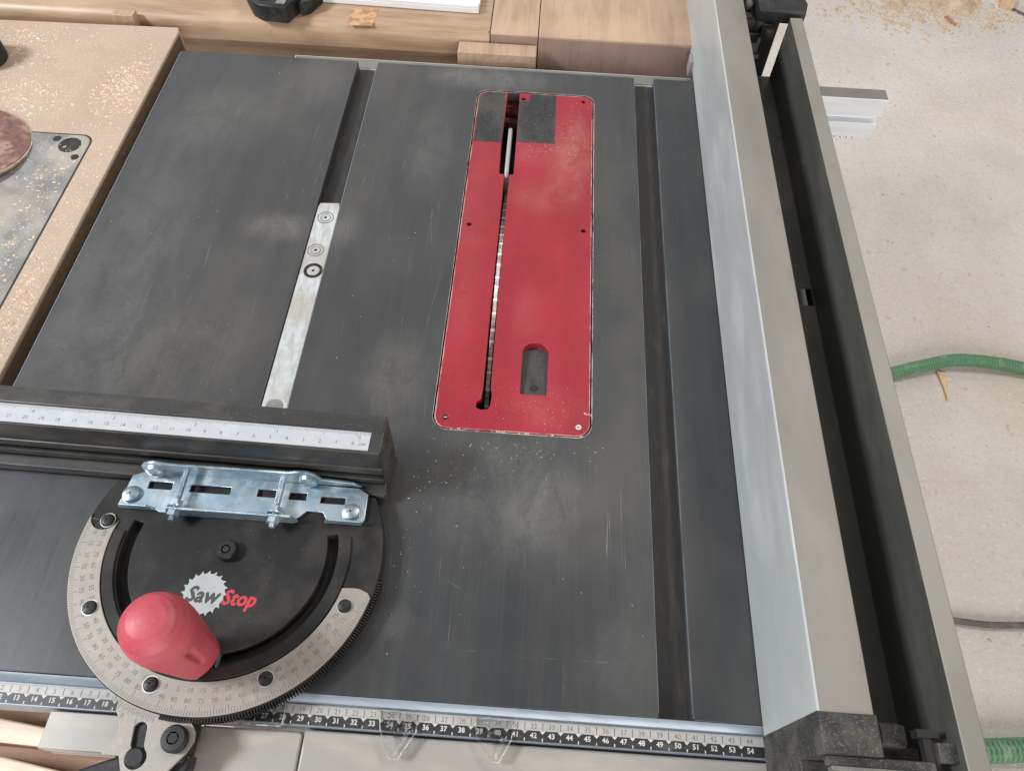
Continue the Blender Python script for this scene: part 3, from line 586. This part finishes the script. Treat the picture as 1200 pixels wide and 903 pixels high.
q.plate([[(-20.4, 1.2), (-18.1, 1.2), (-18.1, 1.7), (-20.2, 1.75)]], 9.55, 9.68, .03, 0, alongY())
up = [(-32.2, 1.25), (-32.2, 2.2), (-31.9, 2.6), (-31.3, 2.85), (-30.7, 2.75), (-30.2, 2.62), (-22.9, 2.62), (-22.4, 2.8), (-21.7, 2.85), (-21.2, 2.6), (-20.9, 2.0), (-18.9, 1.7), (-18.5, 1.25)]
q.plate([up], 12.05, 12.22, .03, 0, alongY())
br = q.build('fence_bracket', 'zinc', mg)
q = MB(); q.plate([[(-30.2, 1.2), (-29.6, 1.12), (-22.3, 1.12), (-22.0, 1.3), (-22.3, 2.12), (-29.9, 2.12)]], 9.42, 9.60, .05, 0, alongY()); q.build('adjuster_angle', 'zinc', mg)
for x in (-29.4, -23.3):
    q = MB(); RX = Matrix.Translation((x, 0, 1.95)) @ Matrix.Rotation(R(90), 4, 'X')
    pr = []
    z = -12.05
    while z < -8.8: pr += [(.20, z), (.165, z+.06)]; z += .12
    q.lathe(pr, 16, 0, RX)
    q.lathe([(.39, -10.05), (.39, -9.70)], 6, 1, RX); q.lathe([(.39, -9.36), (.39, -9.02)], 6, 1, RX); q.lathe([(.48, -9.42), (.48, -9.36)], 20, 1, RX); q.lathe([(.47, -9.70), (.47, -9.62)], 20, 1, RX)
    q.build('adjusting_stud', ['zinc', 'zinc'], mg)
for x in (-31.35, -21.7):
    q = MB(); q.lathe([(.62, -12.05), (.62, -11.98), (.55, -11.8), (.32, -11.66)], 22, 0, Matrix.Translation((x, 0, 1.95)) @ Matrix.Rotation(R(90), 4, 'X'))
    for w in (45, 135): q.box(-.26, .26, -.05, .05, -11.70, -11.655, 1, Matrix.Translation((x, 0, 1.95)) @ Matrix.Rotation(R(90), 4, 'X') @ Matrix.Rotation(R(w), 4, 'Z'))
    q.build('pan_screw', ['zinc', 'grey_plate'], br)
for x, y in ((-32.6, 10.5), (-18.85, 10.3)):
    q = MB(); q.lathe([(.58, 1.32), (.58, 1.4), (.5, 1.55), (.28, 1.64)], 22, 0, Matrix.Translation((x, y, 0)))
    for w in (20, 110): q.box(-.25, .25, -.05, .05, 1.6, 1.645, 1, Matrix.Translation((x, y, 0)) @ Matrix.Rotation(R(w), 4, 'Z'))
    q.build('pan_screw', ['zinc', 'grey_plate'], br)
# pointer plate under the scale
PP = [(-29.57, -1.0), (-29.49, -1.74), (-29.25, -2.06), (-29.05, -2.5), (-29.05, -2.9), (-29.3, -3.24), (-29.62, -3.5), (-29.5, -3.9), (-28.6, -3.88), (-28.45, -4.2), (-28.2, -4.75), (-26.1, -4.75), (-25.74, -4.3), (-25.2, -3.6), (-24.9, -2.95), (-24.95, -2.5), (-25.2, -2.15), (-25.7, -1.7), (-25.5, 0), (-29, 0)]
keyh = arc(-27.9, -2.55, .36, 15, 165, 12) + [(-28.15, -3.3)] + arc(-27.7, -3.92, .55, 130, 410, 20) + [(-27.45, -3.3)]
q = MB(); q.plate([PP, keyh, circ(-25.83, -2.93, .3)], .72, .92, .03); pp = q.build('pointer_plate', 'scale', mg)
n = MB(); n.flat = True
for k in range(-9, 10):
    a = R(252+k*.9); n.line(PX+9.3*math.cos(a), PY+9.3*math.sin(a), PX+(9.55+.1*(k % 2))*math.cos(a), PY+(9.55+.1*(k % 2))*math.sin(a), .926, .03)
for k, s_ in ((-6.5, '5'), (-2, '0'), (3, '5')):
    a = R(252+k); n.text(s_, PX+9.85*math.cos(a), PY+9.85*math.sin(a), .926, .32, a+PI/2)
n.build('pointer_marks', 'ink_soft', pp, smooth=0)
q = MB(); q.lathe([(.68, .9), (.70, 1.3), (.6, 1.5), (.32, 1.52), (.3, 1.3)], 26, 0, Matrix.Translation((-25.83, -2.93, 0))); q.cyl(-25.83, -2.93, 1.2, 1.515, .27, 6, 1); q.build('socket_screw', ['black', 'hole'], pp)
q = MB(); q.lathe([(.52, .5), (.52, .95), (.42, 1.08)], 24, 0, Matrix.Translation((-27.7, -3.92, 0))); q.cyl(-27.9, -2.62, .45, .7, .3, 16, 0); q.cyl(-27.9, -3.1, .4, .5, .4, 16, 1); q.build('plunger', ['black', 'steel'], pp)
q = MB(); q.plate([[(-31.5, -5.8), (-25.0, -5.8), (-25.0, -3.6), (-26.2, -3.0), (-29.3, -4.05), (-30.6, -4.6)]], -.6, .55, .15); q.plate([rrect(-29, -25.2, -4.0, 2, .3)], -.5, .68, .1); q.build('pointer_block', 'black', mg)

# ------------------------------------------------------------------ router table wing on the left
rw = thing('router_wing', (-60, 40, -3), 'sawdust covered tan board wing with grey router plate, left of the black table', 'router table')
q = MB(); q.plate([[(-90, 12), (-45.0, 12), (-44.88, 59.6), (-45.15, 60.3), (-90, 59.2)]], -2.4, .62, .12); q.build('wing_board', 'mdf', rw)
q = MB(); q.box(-44.90, -44.84, 12, 59.4, -2.35, .40); q.build('board_edge', 'mdf_side', rw)
q = MB()
gpl = rrect(-72, -47.55, 12, 43.7, 1.0, 6)
q.plate([gpl, circ(-49.12, 42.41, .95, 28), circ(-50.5, 43.12, .36, 16), circ(-48.15, 40.95, .36, 16)], .56, .68, .03); gp_ = q.build('router_plate', 'grey_plate', rw)
for x, y, r_ in ((-49.12, 42.41, 1.0), (-50.5, 43.12, .4), (-48.15, 40.95, .4)):
    q = MB(); q.cyl(x, y, .615, .64 if r_ < .5 else .645, r_-.03, 20); q.build('screw_hole', 'hole' if r_ < .5 else 'black', gp_)
q = MB(); q.plate([rrect(-72.2, -47.43, 11.9, 43.86, 1.05, 6), rrect(-72, -47.53, 12, 43.72, 1.0, 6)], .60, .635); q.build('plate_seam', 'hole', rw)
# sanding disc leaning on the plate
T = Matrix.Translation((-57.35, 40.9, 1.55)) @ Matrix.Rotation(R(8), 4, 'Y') @ Matrix.Rotation(R(-6), 4, 'X')
sd = thing('sanding_disc', (-57.35, 40.9, .68), 'worn reddish sanding disc lying on the grey router plate', 'sanding disc')
q = MB(); q.lathe([(5.15, -.3), (5.3, -.15), (5.3, .02)], 64, 0, T); q.build('backing', 'disc_edge', sd)
q = MB(); q.lathe([(5.12, .02), (5.12, .07), (4.9, .1)], 64, 0, T); q.build('abrasive_face', 'disc_face', sd)
q = MB(); q.lathe([(3.6, -1.2), (3.4, -.3)], 40, 0, T); q.build('foam_pad', 'black', sd)
kn = thing('round_knob', (-61.2, 53.6, .62), 'dark knob with dusty olive cap near the left edge of the tan board', 'knob')
q = MB(); q.lathe([(1.9, .62), (2.0, .9), (2.0, 2.0), (1.8, 2.3)], 32, 0, Matrix.Translation((-61.3, 53.3, 0))); q.build('knob_base', 'black', kn)
q = MB(); q.lathe([(1.65, 2.3), (1.65, 3.0), (1.4, 3.3)], 32, 0, Matrix.Translation((-61.3, 53.3, 0)), lambda a, z: 1+.04*math.cos(12*a)); q.build('knob_cap', 'disc_edge', kn)

# ------------------------------------------------------------------ workbench behind
wb = thing('workbench', (-20, 80, FLOOR), 'pale maple workbench with thick planks behind the saw', 'workbench')
SEAM = -14.35
def bench_prof(y0, zt, rad, zb): return [(100, zb), (100, zt), (y0+rad, zt)] + [(y0+rad-rad*math.sin(R(a)), zt-rad+rad*math.cos(R(a))) for a in (15, 30, 45, 60, 75, 90)] + [(y0, zb)]
q = MB(); q.plate([bench_prof(62.0, .75, 1.3, -1.6)], -120, SEAM-.06, 0, 0, alongX()); q.box(-120, SEAM-.1, 62.6, 99, -6, -1.6); q.build('left_plank', 'maple_long', wb)
q = MB(); q.plate([bench_prof(62.15, .80, .12, -7)], SEAM+.06, -9.58, 0, 0, alongX()); q.build('middle_plank', 'maple', wb)
q = MB(); q.plate([bench_prof(62.1, .80, .12, -7)], -9.48, 11, 0, 0, alongX()); q.build('right_plank', 'maple', wb)
q = MB(); q.plate([[(SEAM+.06, -7), (-9.58, -7), (-9.58, .62), (SEAM+.06, .66)]], 62.06, 62.14, 0, 0, alongY()); q.plate([[(-9.48, -7), (11, -7), (11, .55), (-9.48, .62)]], 62.0, 62.09, 0, 0, alongY()); q.build('front_facing', 'maple_pink', wb)  # brown facing: shade on the bench front put into the wood colour
q = MB(); q.box(SEAM-.2, SEAM+.2, 62.6, 99, -6, .60); q.box(-9.7, -9.4, 62.6, 99, -6, .60); q.build('plank_seam', 'gap', wb)
for x in (-110, -2):
    for y in (66, 92): q = MB(); q.box(x, x+9, y, y+6, FLOOR, -6.1); q.build('leg', 'maple_long', wb, bevel=.3)
# little things on and before the bench
q = MB(); lp = [(-28.5, 60.62+1.5), (-26.2, 60.7+1.5), (-26.1, 62.9), (-25.9, 65.2), (-28.5, 65.0), (-28.7, 63.6)]; q.plate([lp], .755, .762); q.build('glue_stain', 'glue', wb)
sb = MB(); sb.plate([rrect(-17.4, -9.6, 59.78, 61.6, .1)], -1.3, .08, .06); tag(sb.build('wood_offcut', 'maple', base=(-13.5, 60.6, -1.3)), 'thin pale wood offcut wedged between saw table and workbench', 'wood offcut')
q = MB(); q.plate([rrect(-52.1, -49.9, 61.2, 62.2, .1)], -.9, .95, .08); tag(q.build('wood_block', 'maple', base=(-51, 61.7, -.9)), 'small pale wood block at bench edge behind the tan board', 'wood block')
q = MB(); q.plate([rrect(5.35, 6.1, 59.0, 60.4, .1)], -.54, 1.0, .08); tag(q.build('rail_stop', 'label', base=(5.7, 59.7, -.54)), 'tiny grey stop block at the far foot of the rip fence', 'stop block')
# aluminium straightedge
ab = thing('straightedge', (-30, 66, .8), 'long white aluminium straightedge lying on the workbench', 'straightedge')
T = Matrix.Translation((-15.75, 65.3, 0)) @ Matrix.Rotation(R(-1.5), 4, 'Z')
q = MB(); q.box(-40, 0, 0, 3.2, .80, 1.35, 0, T); q.box(-40, -.02, 0, .45, 1.35, 1.62, 0, T); q.box(-40, -.02, 2.7, 3.2, 1.35, 1.62, 0, T); q.build('straightedge_body', 'white_alu', ab, bevel=.05)
# black clamp tool
ct = thing('clamp_head', (-36, 63, .8), 'black plastic clamp head lying on the workbench against the white straightedge', 'clamp')
q = MB(); q.plate([[(-39.6, 65.2), (-38.0, 62.4), (-37.0, 61.75), (-34.4, 61.5), (-33.6, 63.4), (-33.8, 67.5), (-39.2, 68)]], .8, 2.6, .25); ch = q.build('clamp_body', 'black', ct)
q = MB(); q.lathe([(1.5, 2.55), (1.5, 2.75), (1.1, 2.8), (1.05, 2.62), (.5, 2.62), (.45, 2.95), (.1, 3.0)], 32, 0, Matrix.Translation((-37.0, 64.2, 0))); q.build('clamp_dial', 'black_dusty', ch)
q = MB(); q.plate([[(-35.4, 62.0), (-34.5, 61.95), (-34.2, 65), (-35.1, 65)]], 2.6, 2.75, .05); q.build('clamp_rib', 'grey_plate', ch)
q = MB(); q.plate([[(-33.4, 63.0), (-32.5, 63.6), (-31.7, 65.5), (-33.4, 67)]], .8, 2.2, .15); q.build('clamp_jaw', 'black', ct)

# ------------------------------------------------------------------ pine boards, lower left
def board(pts, z0, z1, m, label, nm='pine_board'):
    q = MB(); q.plate([pts], z0, z1, .12); o = q.build(nm, m, base=(pts[0][0], pts[0][1], z0)); return tag(o, label, 'board')
board([(-75, -16), (-24, -16), (-24, -.8), (-75, .0)], -13, -11, 'pine_dark', 'orange brown plank lying lowest, seen between pale boards at the lower left', 'brown_plank')
board([(-70, -.3), (-44, -1.15), (-37.6, -1.85), (-37.0, -2.95), (-44, -2.75), (-70, -2.5)], -10.95, -8, 'pine', 'pale pine board with tapered end, upper of two below the rule at left')
board([(-70, -3.6), (-41, -3.5), (-30.5, -4.95), (-30, -14), (-70, -14)], -10.96, -8, 'pine', 'pale pine board in the bottom left corner beside the black pointer block')

# ------------------------------------------------------------------ things on the floor at right
def hose(name, ctrl, rad, label, cat, mt, pitch):
    P = []
    C_ = [Vector(c) for c in ctrl]
    for i in range(len(C_)-1):
        p0, p1, p2, p3 = C_[max(i-1, 0)], C_[i], C_[i+1], C_[min(i+2, len(C_)-1)]
        nn = max(2, int((p2-p1).length/.18)) if pitch else 14
        for j in range(nn):
            t_ = j/nn; P.append(.5*((2*p1)+(-p0+p2)*t_+(2*p0-5*p1+4*p2-p3)*t_*t_+(-p0+3*p1-3*p2+p3)*t_**3))
    P.append(C_[-1])
    acc = [0]
    for a_, b_ in zip(P, P[1:]): acc.append(acc[-1]+(b_-a_).length)
    n_ = 28
    q = MB(); q.tube([tuple(p) for p in P], (lambda i: rad*(1+.010*math.sin(2*PI*acc[i]/pitch))) if pitch else rad, n_)
    o = q.build(name, mt, base=tuple(C_[0]), smooth=80)
    uv = o.data.uv_layers.new(name='UVMap')
    for pl_ in o.data.polygons:
        ks = [o.data.loops[l].vertex_index for l in pl_.loop_indices]
        wrap = any(v % n_ == 0 for v in ks) and any(v % n_ == n_-1 for v in ks)
        for l in pl_.loop_indices:
            v = o.data.loops[l].vertex_index; kk = v % n_
            uv.data[l].uv = (acc[min(v//n_, len(acc)-1)]/(pitch or 1), (1. if wrap and kk == 0 else kk/n_))
    return tag(o, label, cat)
hr = 1.32; zh = FLOOR+hr
hose('vacuum_hose', [(40, 74, zh), (55, 79.0, zh), (66.5, 82.6, zh+.2), (73, 84.6, zh+.6), (80, 86.5, zh+.8), (88, 86.6, zh+.6), (95, 85.8, zh+.2), (110, 83, zh), (130, 80, zh)], hr, 'green ribbed hose crossing the floor near a wood chip', 'hose', 'green', .6)
hose('vacuum_hose', [(45, 9, zh), (60, 11.8, zh+.3), (67, 12.4, zh+.5), (74, 13.0, zh+.5), (90, 13.6, zh), (120, 15, zh)], 1.8, 'green ribbed hose in the lower right corner beside the fence', 'hose', 'green', .8)
hose('floor_cable', [(40, 34, FLOOR+.7), (60, 33.1, FLOOR+.75), (67, 32.6, FLOOR+.8), (73, 32.3, FLOOR+.8), (80, 32.7, FLOOR+.8), (120, 35, FLOOR+.7)], .55, 'grey cable lying across the concrete floor at right', 'cable', 'cable', 0)
def wedge_chip(name, pts, z0, z1, label, mt='chip'):
    q = MB(); q.plate([pts], z0, z1, .08); return tag(q.build(name, mt, base=(pts[0][0], pts[0][1], z0)), label, 'wood chip')
wedge_chip('wood_chip', [(76.6, 84.6), (78.4, 84.2), (77.9, 80.8), (77.4, 77.6), (77.1, 77.7), (77.1, 80.6)], FLOOR, FLOOR+.6, 'pointed wood chip sticking out from under the green hose')
wedge_chip('wood_chip', [(129, 223), (132.5, 222), (135, 228), (131, 230)], FLOOR, FLOOR+2, 'tan wood chunk on the floor in the far right corner')
wedge_chip('wood_chip', [(110.5, 216), (111.6, 216.6), (113.1, 212.2), (112.2, 211.8)], FLOOR, FLOOR+.5, 'small dark splinter below the sawdust heap on the floor', 'pine_dark')
# dark strip of floor joint far right
q = MB(); q.plate([[(132.5, 222), (133.2, 222.6), (170, 188), (169.3, 187.4)]], FLOOR+.02, FLOOR+.5); tag(q.build('dark_cord', 'cable', base=(132, 222, FLOOR)), 'thin dark cord on the floor beside the tan wood chunk', 'cord')

# ------------------------------------------------------------------ sawdust (nobody could count it)
def chips(acc, n, pos, size, zf, flat=.5):
    for _ in range(n):
        xy = pos()
        if xy is None: continue
        x, y = xy; s = size*random.choice((.5, .7, 1, 1, 1.5))*random.uniform(.6, 1.4); a = random.uniform(0, 2*PI); l = s*random.uniform(.8, 2.2); h = s*random.uniform(.25, .8)*flat
        c_, s_ = math.cos(a), math.sin(a); z = zf(x, y)
        pts = [(-l/2, -s/2*random.uniform(.4, 1), 0), (l/2, -s/2*random.uniform(.2, 1), 0), (l/2*random.uniform(.5, 1), s/2, 0), (-l/2*random.uniform(.4, 1), s/2*random.uniform(.5, 1), 0)]
        tp = random.uniform(-.2, .2)*l, random.uniform(-.2, .2)*s
        vs = [(x+p[0]*c_-p[1]*s_, y+p[0]*s_+p[1]*c_, z) for p in pts] + [(x+tp[0]*c_-tp[1]*s_, y+tp[0]*s_+tp[1]*c_, z+h)]
        acc.add(vs, [(0, 1, 4), (1, 2, 4), (2, 3, 4), (3, 0, 4)])
def gauss(cx, cy, sx, sy, ok):
    def f_():
        x, y = random.gauss(cx, sx), random.gauss(cy, sy); return (x, y) if ok(x, y) else None
    return f_
okb = lambda x, y: -75 < x < -45.3 and 13 < y < 59.3 and not (x < -47.4 and y < 44)
okp = lambda x, y: -66 < x < -47.8 and 14 < y < 43.4
d = MB()
chips(d, 750, gauss(-47.3, 50.5, 1.1, 2.4, okb), .125, lambda x, y: .62)
chips(d, 500, gauss(-55.5, 48.5, 2.6, 1.6, okb), .125, lambda x, y: .62)
chips(d, 700, gauss(-60, 56.5, 4, 2, okb), .12, lambda x, y: .62)
chips(d, 600, lambda: (lambda p: p if okb(*p) else None)((random.uniform(-66, -45.3), random.uniform(42, 59.4))), .085, lambda x, y: .62)
chips(d, 600, lambda: (random.uniform(-47.3, -45.25), random.uniform(14, 45)), .085, lambda x, y: .62)
chips(d, 600, gauss(-46.3, 23, .7, 3.5, okb), .12, lambda x, y: .62)
tag(d.build('sawdust', 'sawdust', smooth=0, base=(-47, 50, .62)), 'pale sawdust chips scattered over the tan board', 'sawdust', kind='stuff')
d = MB()
chips(d, 350, lambda: (lambda p: p if okp(*p) else None)((random.uniform(-58, -47.8), random.uniform(20, 43))), .07, lambda x, y: .68)
chips(d, 420, gauss(-49.8, 29, 1.6, 3.5, okp), .09, lambda x, y: .68); chips(d, 130, gauss(-49.3, 37.5, 1.2, 2.5, okp), .11, lambda x, y: .68)
tag(d.build('sawdust', 'sawdust', smooth=0, base=(-50, 30, .68)), 'pale sawdust chips lying on the grey router plate', 'sawdust', kind='stuff')
d = MB()
oki = lambda x, y: (x0+.3 < x < x1-.3 and y0+.3 < y < y1-.3 and not (-12.3 < x < -10.6) and not (-9.1 < x < -6.9 and 20.4 < y < 25.3))
chips(d, 260, gauss(-5.8, 49, .8, 2.2, oki), .03, lambda x, y: -.022); chips(d, 200, gauss(-8, 46.6, 1.6, .8, oki), .03, lambda x, y: -.010); chips(d, 160, gauss(-8, 19.3, 2.5, 1.2, oki), .025, lambda x, y: -.022)
for cx, cy in ((-12.9, 17.42), (-8.5, 17.42), (-6.6, 17.42), (-10.2, 17.42), (-4.4, 17.5), (-3.95, 19.3)):
    chips(d, 12, gauss(cx, cy, .25, .04, lambda x, y: True), .06, lambda x, y: -.03)
for yy in range(24, 43, 3): chips(d, 2, gauss(-11.28, yy+random.random(), .06, .25, lambda x, y: abs(x+11.35) < .12), .07, lambda x, y: -.35)
tag(d.build('sawdust', 'sawdust', smooth=0, base=(-8, 40, 0)), 'fine pale sawdust specks on the red insert', 'sawdust', kind='stuff')
d = MB()
okt = lambda x, y: (-44 < x < -27 or -24.7 < x < -15.2 or -3.4 < x < -.2 or (-24.7 < x < -.2 and y < 17)) and .5 < y < 57 and not (y < 16 and x < -16)
chips(d, 90, lambda: (lambda p: p if okt(*p) else None)((random.uniform(-44, 0), random.uniform(1, 57))), .032, lambda x, y: .002)
chips(d, 60, gauss(-14.5, 13.5, 1.3, .8, okt), .035, lambda x, y: .002); chips(d, 120, gauss(-9, 16, 3, .7, okt), .03, lambda x, y: .002)
chips(d, 30, gauss(-15.5, 9, .8, 3, okt), .03, lambda x, y: .002)
tag(d.build('sawdust', 'sawdust', smooth=0, base=(-15, 15, 0)), 'few pale sawdust specks on the black table top', 'sawdust', kind='stuff')
d = MB()   # heap on the floor, top right
nx, ny = 60, 24
gx = lambda u: 90+38*u
def hz(u, v): return FLOOR-.35+1.3*math.sin(PI*min(1, max(0, u)))**.7*math.exp(-((v-.55)/.3)**2)*(1+.35*math.sin(9*u+3*v)+.25*math.sin(23*u-7*v))
for i in range(nx):
    for j in range(ny): d.v.append((gx(i/(nx-1)), 214.5+22*j/(ny-1)+2*math.sin(i*.4), hz(i/(nx-1), j/(ny-1))))
d.f = [(j+i*ny, j+(i+1)*ny, j+1+(i+1)*ny, j+1+i*ny) for i in range(nx-1) for j in range(ny-1)]; d.m = [0]*len(d.f)
tag(d.build('sawdust_heap', 'sawdust_orange', base=(105, 224, FLOOR), smooth=60), 'orange sawdust heap on the concrete floor in the far right corner', 'sawdust', kind='stuff')
d = MB()
chips(d, 220, lambda: (random.uniform(66, 135), random.uniform(10, 222)), .45, lambda x, y: FLOOR+.005, .5); chips(d, 900, gauss(108, 218, 16, 5, lambda x, y: True), .8, lambda x, y: FLOOR+.005)
tag(d.build('sawdust', 'sawdust', smooth=0, base=(90, 90, FLOOR)), 'sparse sawdust flecks spread over the concrete floor', 'sawdust', kind='stuff')

# ------------------------------------------------------------------ light
w = bpy.data.worlds.new('World'); sc.world = w; w.use_nodes = True
nt = w.node_tree; bg = nt.nodes['Background']
tc = nt.nodes.new('ShaderNodeTexCoord'); dt = nt.nodes.new('ShaderNodeVectorMath'); dt.operation = 'DOT_PRODUCT'
nt.links.new(tc.outputs['Generated'], dt.inputs[0]); dt.inputs[1].default_value = Vector((-.55, .75, .38)).normalized()
mr = nt.nodes.new('ShaderNodeMapRange'); mr.interpolation_type = 'SMOOTHSTEP'; nt.links.new(dt.outputs['Value'], mr.inputs[0])
mr.inputs[1].default_value = .35; mr.inputs[2].default_value = 1.0; mr.inputs[3].default_value = .15; mr.inputs[4].default_value = 1.15
mc = nt.nodes.new('ShaderNodeMix'); mc.data_type = 'RGBA'; mc.inputs[6].default_value = (.84, .92, 1, 1); mc.inputs[7].default_value = (1, .975, .945, 1)
m2 = nt.nodes.new('ShaderNodeMapRange'); nt.links.new(dt.outputs['Value'], m2.inputs[0]); m2.inputs[1].default_value = .3; m2.inputs[2].default_value = .9; nt.links.new(m2.outputs[0], mc.inputs[0]); nt.links.new(mc.outputs[2], bg.inputs[0]); nt.links.new(mr.outputs[0], bg.inputs[1])
def area(name, loc, target, sx, sy, power, col):
    l = bpy.data.lights.new(name, 'AREA'); l.shape = 'RECTANGLE'; l.size = sx; l.size_y = sy; l.energy = power; l.color = col
    o = bpy.data.objects.new(name, l); COL.objects.link(o); o.location = loc
    o.rotation_euler = (Vector(target)-Vector(loc)).to_track_quat('-Z', 'Y').to_euler(); return o
area('garage_door_light', (.7, -2.9, 1.2), (0, .4, -.2), 2.6, 1.8, 100, (1, .97, .93))
area('window_light', (-2.1, -.1, 1.75), (-.1, .25, 0), 0.6, .5, 80, (.90, .95, 1))
area('floor_fill_light', (1.3, 1.2, 2.2), (.9, .8, -.8), 1.2, .7, 34, (1, .95, .88))  # unseen fill lamp, added over the floor at right to brighten it

# ------------------------------------------------------------------ camera
cam = bpy.data.cameras.new('camera'); co = bpy.data.objects.new('camera', cam); COL.objects.link(co)
cam.sensor_width = 36; cam.lens = 36*880.486/1200; cam.clip_start = .01; cam.clip_end = 60
co.matrix_world = Matrix(((0.99772236, -0.06585052, 0.01462223, -.0875824), (0.06331296, 0.83941284, -0.539794, -.0755629), (0.02327163, 0.53949031, 0.84167014, .4491349), (0, 0, 0, 1)))
sc.camera = co
sc.view_settings.view_transform = 'Standard'; sc.view_settings.look = 'None'; sc.view_settings.exposure = 0; sc.view_settings.gamma = 1
for o in bpy.data.objects:
    if '_o' in o: del o['_o']
